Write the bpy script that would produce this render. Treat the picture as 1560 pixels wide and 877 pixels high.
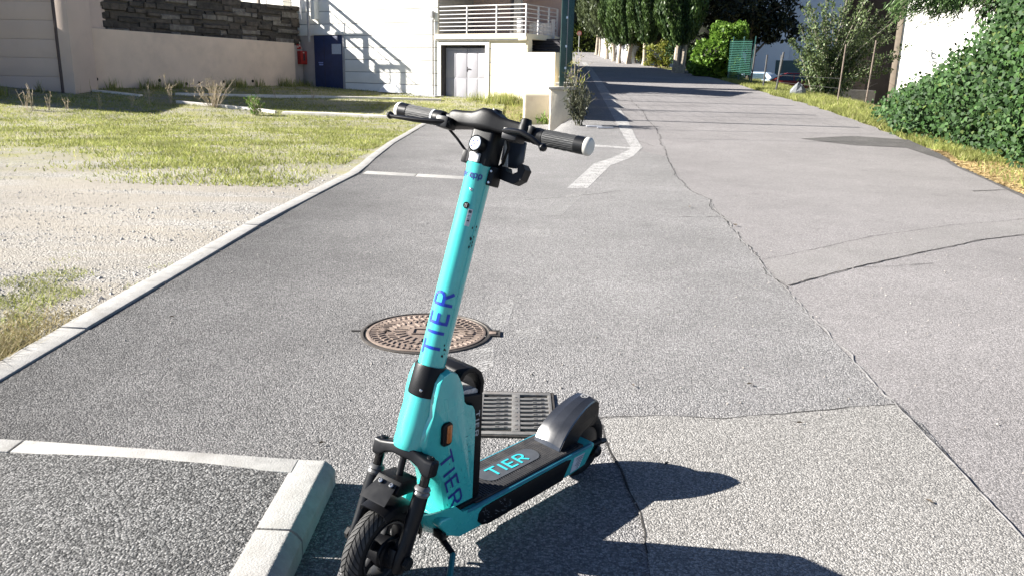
import bpy, bmesh, math, random
import numpy as np
from mathutils import Vector, Matrix
for o in list(bpy.data.objects): bpy.data.objects.remove(o)
S = bpy.context.scene
COL = S.collection
rad = math.radians
rng = np.random.default_rng(7)
random.seed(7)

# ------------------------------------------------------------------ camera
CAM_H, FPX, PITCH, ROLL = 1.345, 1221.0, rad(14.8), rad(1.3)
fw = np.array([0, math.cos(PITCH), -math.sin(PITCH)]); r0 = np.array([1., 0, 0]); u0 = np.cross(r0, fw)
cr = math.cos(ROLL)*r0 + math.sin(ROLL)*u0; cu = np.cross(cr, fw)
cd = bpy.data.cameras.new('camera'); cam = bpy.data.objects.new('camera', cd); COL.objects.link(cam)
cd.sensor_fit = 'HORIZONTAL'; cd.sensor_width = 36; cd.lens = FPX/1560*36; cd.clip_start = .05; cd.clip_end = 1500
M4 = Matrix.Identity(4)
for i in range(3):
    M4[i][0] = cr[i]; M4[i][1] = cu[i]; M4[i][2] = -fw[i]
M4[2][3] = CAM_H
cam.matrix_world = M4
S.camera = cam
S.render.resolution_x, S.render.resolution_y = 1024, 575

# ------------------------------------------------------------------ daylight
SUN_EL, SUN_TRAVEL = rad(28.5), rad(-4.0)        # light travels to the right and a little towards the viewer
W = bpy.data.worlds.new('World'); S.world = W; W.use_nodes = True
nt = W.node_tree; bg = nt.nodes['Background']
sky = nt.nodes.new('ShaderNodeTexSky'); sky.sky_type = 'NISHITA'; sky.sun_disc = False
sky.sun_elevation = SUN_EL; sky.air_density = .45; sky.dust_density = .3; sky.ozone_density = 2.0
ld = Vector((math.cos(SUN_TRAVEL)*math.cos(SUN_EL), math.sin(SUN_TRAVEL)*math.cos(SUN_EL), -math.sin(SUN_EL)))
sky.sun_rotation = math.atan2(-ld.x, -ld.y)
nt.links.new(sky.outputs[0], bg.inputs[0]); bg.inputs[1].default_value = .05
sl_ = bpy.data.lights.new('sun', 'SUN'); sl_.energy = 5; sl_.angle = rad(.5); sl_.color = (1, .955, .88)
sun = bpy.data.objects.new('sun', sl_); COL.objects.link(sun)
sun.rotation_euler = ld.to_track_quat('-Z', 'Y').to_euler(); sun.location = (-20, 5, 20)
S.view_settings.view_transform = 'Standard'; S.view_settings.look = 'None'; S.view_settings.exposure = 2.0; S.view_settings.gamma = 1
S.view_settings.use_curve_mapping = False

# ------------------------------------------------------------------ helpers
def ss(a, b, x):
    t = min(1, max(0, (x-a)/(b-a))); return t*t*(3-2*t)
def lerp(a, b, t): return a+(b-a)*t
KY = [-10, 14, 17, 20, 25, 35, 55, 85, 95, 260]
KZ = [0, 0, .15, .38, .72, 1.2, 2.05, 3.8, 4.05, 4.2]
def zroad(Y): return float(np.interp(Y, KY, KZ))
def zlot(X, Y): return .055*max(0, min(Y, 45)-20) + .06*max(0, min(-X, 30)-8)*ss(18, 26, Y)
def rayd(px, py): return fw + cr*((px-780)/FPX) - cu*((py-438.5)/FPX)
C0 = np.array([0, 0, CAM_H])
def at_f(px, py, fz):
    d = rayd(px, py); t0 = .5; t = .5
    while t < 260:
        t2 = t*1.01+.02; p = C0+d*t2
        if p[2] < fz(p[0], p[1]):
            a, b = t, t2
            for _ in range(30):
                m = (a+b)/2; p = C0+d*m
                if p[2] < fz(p[0], p[1]): b = m
                else: a = m
            return C0+d*b
        t = t2
    return C0+d*t
REDGE = [at_f(x, y, lambda X, Y: zroad(Y)) for x, y in [(1640, 325), (1560, 294), (1440, 235), (1345, 200), (1260, 170), (1185, 148), (1095, 122), (1050, 112), (1000, 103), (958, 95), (925, 86)]]
RX = [p[0] for p in REDGE]; RY = [p[1] for p in REDGE]
def xr(Y):
    if Y > RY[-1]: return RX[-1]+(Y-RY[-1])*.02
    return float(np.interp(Y, RY, RX))
def xb(Y): return .062*Y-.15
def gz(X, Y):
    z = zroad(Y)
    if Y > 14:
        b = xb(Y); w = ss(b-.35, b+.25, X)
        z = lerp(zlot(X, Y), z, w)
    r = xr(Y)
    if X > r+2: z = lerp(z, min(z, .3+.004*max(0, Y-15)), ss(r+2.1, r+5.5, X))
    return z
def at(px, py): return at_f(px, py, gz)
def plane_hit(px, py, P, n):
    d = rayd(px, py); t = np.dot(np.asarray(P)-C0, n)/np.dot(d, n); return C0+d*t
def atY(px, py, Y):
    d = rayd(px, py); return C0+d*(Y/d[1])
def at_z(px, py, z):
    d = rayd(px, py); return C0+d*((z-CAM_H)/d[2])

def at_x(px, py, Y, dx=0):
    p = atY(px, py, Y); return np.array([p[0]+dx, Y, gz(p[0]+dx, Y)])
def empty(name, label, cat, loc=(0, 0, 0), group=None, rot=None, kind=None):
    o = bpy.data.objects.new(name, None); COL.objects.link(o); o.location = loc; o.empty_display_size = .2
    if rot is not None: o.rotation_euler = rot
    tag(o, label, cat, group, kind); return o
def tag(o, label=None, cat=None, group=None, kind=None):
    if label: o['label'] = label
    if cat: o['category'] = cat
    if group: o['group'] = group
    if kind: o['kind'] = kind
    return o
def copy_tree(o, parent=None):
    c = o.copy(); COL.objects.link(c)
    if parent: c.parent = parent; c.matrix_parent_inverse = o.matrix_parent_inverse
    for ch in list(o.children): copy_tree(ch, c)
    return c

class MB:
    """collects shapes, links them as one mesh object"""
    def __init__(s, f=None): s.v = []; s.f = []; s.T = f
    def add(s, vs, fs):
        o = len(s.v)
        s.v += [tuple(s.T(*p)) if s.T else tuple(p) for p in vs]; s.f += [tuple(i+o for i in q) for q in fs]; return s
    def box(s, x0, x1, y0, y1, z0, z1):
        s.add([(x0, y0, z0), (x1, y0, z0), (x1, y1, z0), (x0, y1, z0), (x0, y0, z1), (x1, y0, z1), (x1, y1, z1), (x0, y1, z1)],
              [(0, 3, 2, 1), (4, 5, 6, 7), (0, 1, 5, 4), (1, 2, 6, 5), (2, 3, 7, 6), (3, 0, 4, 7)]); return s
    def prism(s, pts, a, b, axis=1):
        """outline pts extruded from a to b; axis = the extruded coordinate"""
        def mk(p, t):
            if axis == 1: return (p[0], t, p[1])
            if axis == 0: return (t, p[0], p[1])
            return (p[0], p[1], t)
        n = len(pts); area = sum(pts[i][0]*pts[(i+1) % n][1]-pts[(i+1) % n][0]*pts[i][1] for i in range(n))
        vs = [mk(p, a) for p in pts]+[mk(p, b) for p in pts]
        fs = [tuple(range(n)), tuple(range(2*n-1, n-1, -1))]+[(i, n+i, n+(i+1) % n, (i+1) % n) for i in range(n)]
        s.add(vs, fs); return s
    def loft(s, secs, cap=True, closed=False):
        n = len(secs[0]); vs = [p for q in secs for p in q]; fs = []
        m = len(secs)
        for k in range(m if closed else m-1):
            k2 = (k+1) % m
            for i in range(n): fs.append((k*n+i, k*n+(i+1) % n, k2*n+(i+1) % n, k2*n+i))
        if cap and not closed: fs += [tuple(range(n-1, -1, -1)), tuple((m-1)*n+i for i in range(n))]
        s.add(vs, fs); return s
    def tube(s, path, r, n=10, flat=1.0):
        path = [np.asarray(p, float) for p in path]; m = len(path)
        rs = r if hasattr(r, '__len__') else [r]*m
        secs = []; ref = None
        for i, p in enumerate(path):
            d = path[min(i+1, m-1)]-path[max(i-1, 0)]; d = d/(np.linalg.norm(d)+1e-9)
            if ref is None: ref = np.array([0, 0, 1.]) if abs(d[2]) < .9 else np.array([1., 0, 0])
            a = np.cross(d, ref); a /= np.linalg.norm(a)+1e-9; b = np.cross(a, d); ref = b
            secs.append([tuple(p+rs[i]*(math.cos(t)*a+flat*math.sin(t)*b)) for t in np.linspace(0, 2*math.pi, n, endpoint=False)])
        return s.loft(secs)
    def lathe(s, prof, c, ax, n=32, a0=0, a1=2*math.pi):
        """profile (along axis, radius) about axis ax through c"""
        c = np.asarray(c, float); ax = np.asarray(ax, float); ax /= np.linalg.norm(ax)
        e = np.array([0, 0, 1.]) if abs(ax[2]) < .9 else np.array([1., 0, 0])
        a = np.cross(ax, e); a /= np.linalg.norm(a); b = np.cross(ax, a)
        secs = []
        full = abs(a1-a0-2*math.pi) < 1e-6
        for t in np.linspace(a0, a1, n, endpoint=not full):
            secs.append([tuple(c+ax*h+r*(math.cos(t)*a+math.sin(t)*b)) for h, r in prof])
        return s.loft(secs, cap=not full, closed=full)
    def obj(s, name, mat, parent=None, bevel=0, smooth=True, angle=35, kind=None, segs=2):
        me = bpy.data.meshes.new(name); me.from_pydata(s.v, [], s.f)
        bm = bmesh.new(); bm.from_mesh(me); bmesh.ops.recalc_face_normals(bm, faces=bm.faces)
        if bevel:
            es = [e for e in bm.edges if len(e.link_faces) == 2 and e.calc_face_angle(0) > rad(28)]
            bmesh.ops.bevel(bm, geom=es, offset=bevel, segments=segs, profile=.6, affect='EDGES', clamp_overlap=True)
        bm.to_mesh(me); bm.free()
        me.materials.append(mat)
        if smooth:
            me.shade_smooth(); me.set_sharp_from_angle(angle=rad(angle))
        o = bpy.data.objects.new(name, me); COL.objects.link(o)
        if parent: o.parent = parent
        if kind: o['kind'] = kind
        return o
def inst(o, name, parent, loc=(0, 0, 0), rot=(0, 0, 0), scale=(1, 1, 1)):
    c = bpy.data.objects.new(name, o.data); COL.objects.link(c); c.parent = parent; c.location = loc; c.rotation_euler = rot; c.scale = scale; return c
def np_mesh(name, V, nq, mat, parent=None, rnd=None, kind=None, vn=4):
    """V: (nq*vn,3) loose quads / tris"""
    me = bpy.data.meshes.new(name)
    me.vertices.add(nq*vn); me.vertices.foreach_set('co', np.asarray(V, np.float32).ravel())
    me.loops.add(nq*vn); me.loops.foreach_set('vertex_index', np.arange(nq*vn, dtype=np.int32))
    me.polygons.add(nq); me.polygons.foreach_set('loop_start', np.arange(0, nq*vn, vn, dtype=np.int32))
    me.update(calc_edges=True)
    if rnd is not None:
        a = me.attributes.new('rnd', 'FLOAT', 'FACE'); a.data.foreach_set('value', np.asarray(rnd, np.float32))
    me.materials.append(mat); me.validate()
    o = bpy.data.objects.new(name, me); COL.objects.link(o)
    if parent: o.parent = parent
    if kind: o['kind'] = kind
    return o

# ------------------------------------------------------------------ materials
class NG:
    def __init__(s, name):
        s.m = bpy.data.materials.new(name); s.m.use_nodes = True; s.t = s.m.node_tree; s.p = s.t.nodes['Principled BSDF']; s.co = None
    def n(s, typ, **kw):
        x = s.t.nodes.new('ShaderNode'+typ)
        for k, v in kw.items(): setattr(x, k, v)
        return x
    def l(s, a, b): s.t.links.new(a, b)
    def pos(s):
        if s.co is None: s.co = s.n('TexCoord').outputs['Object']
        return s.co
    def noise(s, scale, detail=4, rough=.55, vec=None, w=None):
        x = s.n('TexNoise'); x.inputs['Scale'].default_value = scale; x.inputs['Detail'].default_value = detail; x.inputs['Roughness'].default_value = rough
        s.l(vec if vec is not None else s.pos(), x.inputs['Vector']); return x.outputs['Fac']
    def vor(s, scale, out='Color', feature='F1', vec=None):
        x = s.n('TexVoronoi'); x.feature = feature; x.inputs['Scale'].default_value = scale; s.l(vec if vec is not None else s.pos(), x.inputs['Vector']); return x.outputs[out]
    def ramp(s, fac, stops):
        x = s.n('ValToRGB'); e = x.color_ramp.elements
        while len(e) < len(stops): e.new(.5)
        for i, (p, c) in enumerate(stops):
            e[i].position = p; e[i].color = (c, c, c, 1) if not hasattr(c, '__len__') else (*c, 1)
        s.l(fac, x.inputs[0]); return x.outputs[0]
    def mix(s, fac, a, b, mode='MIX'):
        x = s.n('Mix', data_type='RGBA', blend_type=mode)
        for v, i in ((fac, 0), (a, 6), (b, 7)):
            if hasattr(v, 'is_output'): s.l(v, x.inputs[i])
            elif i == 0: x.inputs[0].default_value = v
            else: x.inputs[i].default_value = (*v, 1)
        return x.outputs[2]
    def math(s, op, a, b=0):
        x = s.n('Math', operation=op)
        for v, i in ((a, 0), (b, 1)):
            if hasattr(v, 'is_output'): s.l(v, x.inputs[i])
            else: x.inputs[i].default_value = v
        return x.outputs[0]
    def bump(s, h, strength, dist, normal=None):
        x = s.n('Bump'); x.inputs['Strength'].default_value = strength; x.inputs['Distance'].default_value = dist; s.l(h, x.inputs['Height'])
        if normal is not None: s.l(normal, x.inputs['Normal'])
        return x.outputs[0]
    def done(s, col=None, rough=None, normal=None, metal=None, spec=None, coat=None):
        for v, k in ((col, 'Base Color'), (rough, 'Roughness'), (normal, 'Normal'), (metal, 'Metallic'), (spec, 'Specular IOR Level'), (coat, 'Coat Weight')):
            if v is None: continue
            if hasattr(v, 'is_output'): s.l(v, s.p.inputs[k])
            elif k == 'Base Color': s.p.inputs[k].default_value = (*v, 1)
            else: s.p.inputs[k].default_value = v
        return s.m
def mat(name, c, rough=.5, var=.15, scale=8, metal=0, bump=0, bscale=None, spec=.5, coat=0, dirt=0, dirtc=(.08, .07, .06), dscale=3):
    g = NG(name); c = np.array(c)
    f = g.noise(scale)
    col = g.mix(g.ramp(f, [(.3, 0.), (.7, 1.)]), tuple(c*(1-var)), tuple(np.minimum(c*(1+var), .95)))
    if dirt:
        f2 = g.ramp(g.noise(dscale, 6, .65), [(.5, 0.), (.72, 1.)])
        col = g.mix(g.math('MULTIPLY', f2, dirt), col, dirtc)
    nrm = g.bump(g.noise(bscale or scale*6, 5), .6, bump) if bump else None
    rr = g.math('ADD', g.math('MULTIPLY', g.noise(scale*2.3), .2), rough-.1)
    return g.done(col, rr, nrm, metal, spec, coat)

def asphalt(name, dark, light, sc=95, bumpd=.006, grad=None, tint=(1, 1, 1), mott=.35, bstr=1.0, contrast=1.0, seamdirt=0):
    """aggregate: every cell a stone of its own tone, proud of the binder"""
    g = NG(name); P = g.pos()
    wv = g.n('TexNoise'); wv.inputs['Scale'].default_value = 60; g.l(P, wv.inputs['Vector'])
    vm = g.n('VectorMath', operation='MULTIPLY_ADD'); g.l(wv.outputs['Color'], vm.inputs[0]); vm.inputs[1].default_value = (.008,)*3; g.l(P, vm.inputs[2])
    V = vm.outputs[0]
    cell = g.vor(sc, 'Color', vec=V); dist = g.vor(sc, 'Distance', vec=V)
    sep = g.n('SeparateColor'); g.l(cell, sep.inputs[0])
    tone = g.ramp(sep.outputs[0], [(0, 0.), (.45, .35), (.8, .75), (1, 1.)])
    d = np.array(dark)*np.array(tint); l = np.array(light)*np.array(tint)
    col = g.mix(tone, tuple(d), tuple(l))
    # binder between the stones
    gap = g.ramp(dist, [(.42, 0.), (.75, 1.)])
    col = g.mix(g.math('MULTIPLY', gap, .55*contrast), col, tuple(d*.45))
    # broad wear, dust and patches
    m1 = g.ramp(g.noise(.55, 5, .6), [(.3, 1-mott), (.7, 1+mott*.6)])
    m2 = g.ramp(g.noise(3.1, 4, .6), [(.3, 1-mott*.4), (.7, 1+mott*.3)])
    m3 = g.ramp(g.noise(1.9, 7, .72), [(.57, 1.), (.70, 1-mott*1.1)])
    col = g.mix(1., col, m3, 'MULTIPLY'); col = g.mix(1., col, m1, 'MULTIPLY'); col = g.mix(1., col, m2, 'MULTIPLY')
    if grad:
        # backlit shading of the coarse stones painted in: darker one side, paler other
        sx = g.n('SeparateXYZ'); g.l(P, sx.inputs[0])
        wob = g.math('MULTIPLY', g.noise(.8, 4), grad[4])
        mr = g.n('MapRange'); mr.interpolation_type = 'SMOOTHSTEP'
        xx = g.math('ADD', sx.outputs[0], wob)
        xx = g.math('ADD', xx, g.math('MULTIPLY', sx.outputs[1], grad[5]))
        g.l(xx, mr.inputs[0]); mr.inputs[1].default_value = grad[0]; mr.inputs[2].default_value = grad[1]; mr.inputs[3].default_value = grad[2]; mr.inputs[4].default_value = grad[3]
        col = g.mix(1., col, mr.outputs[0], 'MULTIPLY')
        pale_mix = g.n('MapRange'); g.l(mr.outputs[0], pale_mix.inputs[0]); pale_mix.inputs[1].default_value = grad[2]; pale_mix.inputs[2].default_value = grad[3]; pale_mix.inputs[3].default_value = .0; pale_mix.inputs[4].default_value = .30
        col = g.mix(pale_mix.outputs[0], col, tuple(l*.86))
    h = g.math('SUBTRACT', g.math('MULTIPLY', sep.outputs[1], .6), dist)
    h = g.math('ADD', h, g.math('MULTIPLY', g.noise(330, 3), .5))
    return g.done(col, .85, g.bump(h, bstr, bumpd), spec=.25)

def leafmat(name, c1, c2, trans=.25, rough=.45, c3=None):
    g = NG(name); a = g.n('Attribute', attribute_name='rnd')
    col = g.mix(a.outputs['Fac'], c1, c2)
    if c3: col = g.mix(g.ramp(a.outputs['Fac'], [(.94, 0.), (.96, 1.)]), col, c3)
    col = g.mix(1., col, g.ramp(g.noise(1.2, 3), [(.3, .65), (.7, 1.25)]), 'MULTIPLY')
    m = g.done(col, rough, spec=.22)
    tr = g.n('BsdfTranslucent'); g.l(col, tr.inputs[0]); mx = g.n('MixShader'); mx.inputs[0].default_value = trans
    g.l(g.p.outputs[0], mx.inputs[1]); g.l(tr.outputs[0], mx.inputs[2]); g.l(mx.outputs[0], g.t.nodes['Material Output'].inputs[0])
    return m
def paint(name, c, wear, soft=.12):
    """road paint rubbed through to the asphalt below"""
    g = NG(name); m = g.done(g.mix(g.noise(9), tuple(np.array(c)*.8), c), .8)
    f = g.math('ADD', g.math('MULTIPLY', g.vor(70, 'Distance'), .55), g.math('MULTIPLY', g.noise(5, 6, .7), .6))
    f = g.ramp(f, [(wear, 1.), (wear+soft, 0.)])
    tr = g.n('BsdfTransparent'); mx = g.n('MixShader'); g.l(f, mx.inputs[0]); g.l(tr.outputs[0], mx.inputs[1]); g.l(g.p.outputs[0], mx.inputs[2])
    g.l(mx.outputs[0], g.t.nodes['Material Output'].inputs[0]); return m
# ------------------------------------------------------------------ ground sheets
def sheet(name, poly, dz, m, xcuts=(), kind='structure', parent=None, fz=gz, step=1):
    bm = bmesh.new(); f = bm.faces.new([bm.verts.new((x, y, 0)) for x, y in poly])
    ys = [p[1] for p in poly]; lo, hi = min(ys), max(ys)
    cuts = [14, 17]+[y for y in range(15, 46, step)]+list(range(48, 120, 3))+[150, 200]
    for c in sorted(set(cuts)):
        if lo < c < hi:
            bmesh.ops.bisect_plane(bm, geom=bm.verts[:]+bm.edges[:]+bm.faces[:], plane_co=(0, c, 0), plane_no=(0, 1, 0), dist=1e-5)
    for c in xcuts:
        bmesh.ops.bisect_plane(bm, geom=bm.verts[:]+bm.edges[:]+bm.faces[:], plane_co=(c, 0, 0), plane_no=(1, 0, 0), dist=1e-5)
    bmesh.ops.triangulate(bm, faces=[q for q in bm.faces if len(q.verts) > 4])
    for v in bm.verts: v.co.z = fz(v.co.x, v.co.y)+dz*(1+max(0, v.co.y-14)*.05)
    bmesh.ops.recalc_face_normals(bm, faces=bm.faces)
    if sum(q.normal.z for q in bm.faces) < 0: bmesh.ops.reverse_faces(bm, faces=bm.faces)
    me = bpy.data.meshes.new(name); bm.to_mesh(me); bm.free(); me.materials.append(m); me.shade_smooth()
    o = bpy.data.objects.new(name, me); COL.objects.link(o)
    if parent: o.parent = parent
    if kind: o['kind'] = kind
    return o

# gravel lot: pale limestone grit, earth and thin turf
def gravel_mat():
    g = NG('gravel_and_turf'); P = g.pos()
    cell = g.vor(75, 'Color'); sep = g.n('SeparateColor'); g.l(cell, sep.inputs[0])
    grit = g.mix(g.ramp(sep.outputs[0], [(0, 0.), (.3, .45), (1, 1.)]), (.10, .096, .088), (.42, .40, .37))
    earth = g.mix(g.noise(14, 5), (.20, .182, .155), (.37, .34, .295))
    sxy = g.n('SeparateXYZ'); g.l(P, sxy.inputs[0])
    mp = g.n('Mapping'); mp.inputs['Scale'].default_value = (.35, 1.6, 1); g.l(P, mp.inputs[0])
    band = g.noise(.9, 5, .6, vec=mp.outputs[0])
    c = g.mix(g.ramp(band, [(.40, 0.), (.56, .95)]), grit, earth)
    turf = g.mix(g.noise(22, 5), (.16, .17, .05), (.36, .34, .15))
    y = g.math('ADD', sxy.outputs[1], g.math('MULTIPLY', g.noise(.5, 5, .65), 5))
    far = g.n('MapRange'); far.interpolation_type = 'SMOOTHSTEP'; g.l(y, far.inputs[0]); far.inputs[1].default_value = 11; far.inputs[2].default_value = 17
    near = g.n('MapRange'); g.l(y, near.inputs[0]); near.inputs[1].default_value = 7.2; near.inputs[2].default_value = 6.2; 
    patch = g.ramp(g.noise(1.6, 6, .7), [(.45, 0.), (.6, 1.)])
    t = g.math('MULTIPLY', g.math('MAXIMUM', far.outputs[0], g.math('MULTIPLY', near.outputs[0], .45)), g.math('ADD', g.math('MULTIPLY', patch, .75), .25))
    c = g.mix(t, c, turf)
    c = g.mix(1., c, g.ramp(g.noise(.35, 4), [(.3, .8), (.7, 1.15)]), 'MULTIPLY')
    h = g.math('ADD', g.math('MULTIPLY', g.noise(28, 6, .7), 1.), g.math('MULTIPLY', g.vor(75, 'Distance'), -.6))
    return g.done(c, .95, g.bump(h, .9, .016), spec=.1)
M_gravel = gravel_mat()
def verge_mat():
    g = NG('verge_soil')
    c = g.mix(g.noise(18, 6, .7), (.11, .09, .05), (.36, .29, .16)); c = g.mix(g.ramp(g.noise(.7, 4), [(.4, 0.), (.62, 1.)]), c, (.16, .17, .06))
    return g.done(c, .95, g.bump(g.noise(25, 6, .7), 1., .03), spec=.1)
M_verge = verge_mat()
M_road = asphalt('worn_road_asphalt', (.155, .147, .145), (.345, .326, .324), 150, .0030, mott=.13, bstr=.8, contrast=.9)
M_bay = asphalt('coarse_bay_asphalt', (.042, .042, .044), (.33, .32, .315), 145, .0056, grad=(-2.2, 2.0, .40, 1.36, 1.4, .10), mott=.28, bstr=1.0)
M_side = asphalt('pavement_asphalt', (.032, .032, .032), (.26, .255, .25), 140, .0054, mott=.18)
M_patch = asphalt('pale_patch_asphalt', (.15, .145, .138), (.40, .385, .365), 160, .0036, mott=.10, bstr=.85)

cutsx = [-40, -30, -24, -20]+[x*1.0 for x in range(-18, 0)]
left_ground = sheet('gravel_lot', [(-90, -6), (-.4, -6), (-.4, 260), (-90, 260)], 0, M_gravel, cutsx+[-.7])
cr_ = [.4*k for k in range(1, 14)]+[6+k*.7 for k in range(14)]+[17, 20, 24, 30, 40]
right_ground = sheet('verge', [(-.4, -6), (120, -6), (120, 260), (-.4, 260)], -.03, M_verge, [-.1+.2*k for k in range(16)]+cr_)

def ridge(Ys, off): return [(xr(y)+off, y) for y in Ys]
ys = [-5, 3, 6, 8, 9, 10, 12, 14, 16, 18, 20, 22, 25, 28, 31, 35, 40, 46, 52, 60, 70, 80, 90]
def left_edge(y):
    return xb(y)+.42 if y > 23 else (.35 if y < 16 else lerp(.35, xb(23)+.42, ss(16, 23, y)))
rr_ = random.Random(5); RCUT = [.7+.2*k for k in range(11)]
road_poly = [(p[0]+rr_.uniform(-.10, .10)*(1 if p[1] < 60 else 0), p[1]) for p in ridge([y/2 for y in range(-10, 60)]+[y for y in ys if y > 30], .05)]
lp = [(xb(y)+.45, y) for y in ys if y >= 25]
road = sheet('road', road_poly+lp[::-1]+[(1.95, 22.4), (1.75, 20.6), (1.6, 18), (1.3, 14), (1.3, -5)], .004, M_road, RCUT)
# coarse asphalt of the parking bay reaches the long crack
SEAM = [at(x, y) for x, y in [(1016, 240), (1030, 268), (1052, 291), (1082, 305), (1085, 318), (1110, 342), (1135, 374), (1160, 402), (1178, 425), (1195, 441), (1240, 490), (1290, 542), (1330, 584), (1362, 617)]]
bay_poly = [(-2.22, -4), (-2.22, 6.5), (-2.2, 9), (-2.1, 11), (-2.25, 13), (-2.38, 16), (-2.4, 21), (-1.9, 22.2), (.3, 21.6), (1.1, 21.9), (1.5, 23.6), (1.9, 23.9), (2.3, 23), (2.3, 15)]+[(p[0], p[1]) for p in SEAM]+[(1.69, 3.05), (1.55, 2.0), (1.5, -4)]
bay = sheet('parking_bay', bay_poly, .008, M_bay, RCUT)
def px_poly(pts): return [tuple(at(x, y)[:2]) for x, y in pts]
patch_poly = px_poly([(918, 641), (1000, 637), (1100, 640), (1230, 630), (1362, 618), (1450, 710), (1560, 828), (1700, 990), (1300, 1100), (1000, 950), (986, 848), (978, 800), (962, 760), (950, 722), (940, 705), (930, 690), (922, 668)])
sheet('asphalt_patch', patch_poly, .012, M_patch)
strip = px_poly([(1165, 398), (1240, 381), (1330, 362), (1450, 345), (1620, 331), (1620, 352), (1500, 366), (1400, 386), (1330, 402), (1270, 416), (1205, 436), (1185, 428)])
M_strip = asphalt('trench_asphalt', (.20, .19, .185), (.32, .305, .30), 125, .0045, mott=.12)
sheet('trench_repair', strip, .008, M_strip)
apron = px_poly([(1650, 345), (1560, 293), (1500, 265), (1440, 240), (1345, 203), (1225, 205), (1330, 222), (1420, 245), (1500, 275), (1560, 303), (1650, 360)])
sheet('tar_edge', px_poly([(1650, 335), (1560, 290), (1500, 263), (1452, 243), (1385, 214), (1300, 208), (1220, 212), (1300, 222), (1380, 226), (1440, 246), (1500, 274), (1560, 303), (1650, 350)]), .009, asphalt('tar_asphalt', (.07, .068, .066), (.19, .18, .175), 110, .006, mott=.3))

# cracks and mortar seams: narrow irregular ribbons
M_crack = mat('crack_dirt', (.022, .02, .018), .95, .3)
M_mortar = mat('pale_seam', (.27, .26, .25), .95, .25, 20)
def ribbon(name, pts, w, m, dz=.0095, wob=.012, seed=1, kind='structure'):
    r = random.Random(seed); P = []
    for a, b in zip(pts[:-1], pts[1:]):
        L = math.dist(a[:2], b[:2]); k = max(2, int(L/.05)) if L < 6 else int(L/.15)
        for i in range(k): t = i/k; P.append((lerp(a[0], b[0], t), lerp(a[1], b[1], t)))
    P.append(tuple(pts[-1][:2])); vs = []; fs = []; ox = oy = 0
    for i, (x, y) in enumerate(P):
        q = P[min(i+1, len(P)-1)]; p = P[max(i-1, 0)]; dx, dy = q[0]-p[0], q[1]-p[1]; L = math.hypot(dx, dy)+1e-9
        ox = .75*ox+r.uniform(-1, 1)*wob; ww = w*r.uniform(.35, 1.3)*.5; nx, ny = -dy/L, dx/L
        for sgn in (1, -1):
            X, Y = x+nx*(ox+sgn*ww), y+ny*(ox+sgn*ww); vs.append((X, Y, gz(X, Y)+dz))
        if i: fs.append((2*i-2, 2*i-1, 2*i+1, 2*i))
    return MB().add(vs, fs).obj(name, m, kind=kind)
PA = lambda *q: [at(x, y) for x, y in q]
ribbon('road_crack', SEAM[:6], .009, M_crack, seed=2)
ribbon('road_seam', SEAM[3:], .009, M_mortar, seed=3, dz=.0105)
ribbon('road_crack', SEAM[5:10], .007, M_crack, seed=21, wob=.02)
ribbon('road_seam', PA((1362, 617), (1450, 710), (1560, 830), (1700, 985)), .0075, M_mortar, seed=4, wob=.003, dz=.0135)
ribbon('road_crack', PA((1365, 617), (1453, 710), (1563, 830)), .0035, M_crack, seed=41, wob=.004, dz=.0132)
ribbon('road_crack', PA((912, 640), (1000, 637), (1100, 641), (1230, 630), (1362, 618)), .006, M_crack, seed=5, wob=.006, dz=.0132)
ribbon('road_crack', PA((915, 650), (922, 668), (930, 690), (945, 718), (962, 760), (978, 800), (986, 848)), .007, M_crack, seed=6, wob=.006, dz=.0132)
ribbon('road_crack', PA((1160, 397), (1240, 381), (1330, 361), (1450, 344), (1600, 331)), .007, M_crack, seed=7, wob=.007, dz=.0092)
ribbon('road_crack', PA((1200, 436), (1270, 416), (1330, 402), (1400, 386), (1500, 366), (1600, 353)), .010, M_crack, seed=8, wob=.007)
ribbon('road_crack', PA((1310, 408), (1360, 407), (1420, 402)), .008, M_crack, seed=9, wob=.007)
ribbon('road_crack', PA((800, 306), (850, 303), (905, 297), (945, 292)), .014, M_crack, seed=10, wob=.02)
ribbon('road_crack', PA((920, 190), (960, 212), (1000, 224)), .012, M_crack, seed=11, wob=.03)
ribbon('road_crack', PA((960, 150), (1000, 195), (1016, 240)), .012, M_crack, seed=12, wob=.03)
ribbon('road_crack', PA((1480, 292), (1530, 290)), .03, M_crack, seed=14, wob=.02)
ribbon('road_crack', PA((1018, 333), (1060, 333), (1105, 332)), .014, M_crack, seed=15, wob=.02)

# painted marks
M_paint = paint('white_road_paint', (.38, .372, .365), .58, .2)
M_paint2 = paint('worn_road_paint', (.34, .333, .325), .40, .28)
def quad_mark(name, pts, m, dz=.0096): return sheet(name, px_poly(pts), dz, m)
quad_mark('edge_line', [(964, 230), (979, 227), (958, 188), (936, 152), (914, 122), (899, 102), (893, 96), (886, 96), (891, 102), (903, 122), (919, 152), (939, 188)], M_paint)
quad_mark('bay_line', [(978, 226), (966, 238), (930, 253), (895, 288), (864, 288), (905, 250), (940, 238), (958, 229)], M_paint, .0100)
quad_mark('thin_bay_line', [(896, 221), (930, 223), (970, 226), (970, 229), (930, 226), (896, 224)], M_paint, .0105)
quad_mark('faded_mark', [(860, 300), (895, 292), (855, 330), (822, 330)], M_paint2)
quad_mark('faded_mark', [(806, 352), (840, 352), (835, 364), (800, 364)], M_paint2)
quad_mark('faded_mark', [(745, 470), (785, 460), (772, 500), (740, 505)], M_paint2)
quad_mark('faded_mark', [(712, 538), (752, 530), (752, 560), (728, 572), (708, 560)], M_paint2)
quad_mark('faded_mark', [(785, 505), (822, 500), (826, 514), (790, 520)], M_paint2)

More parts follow.
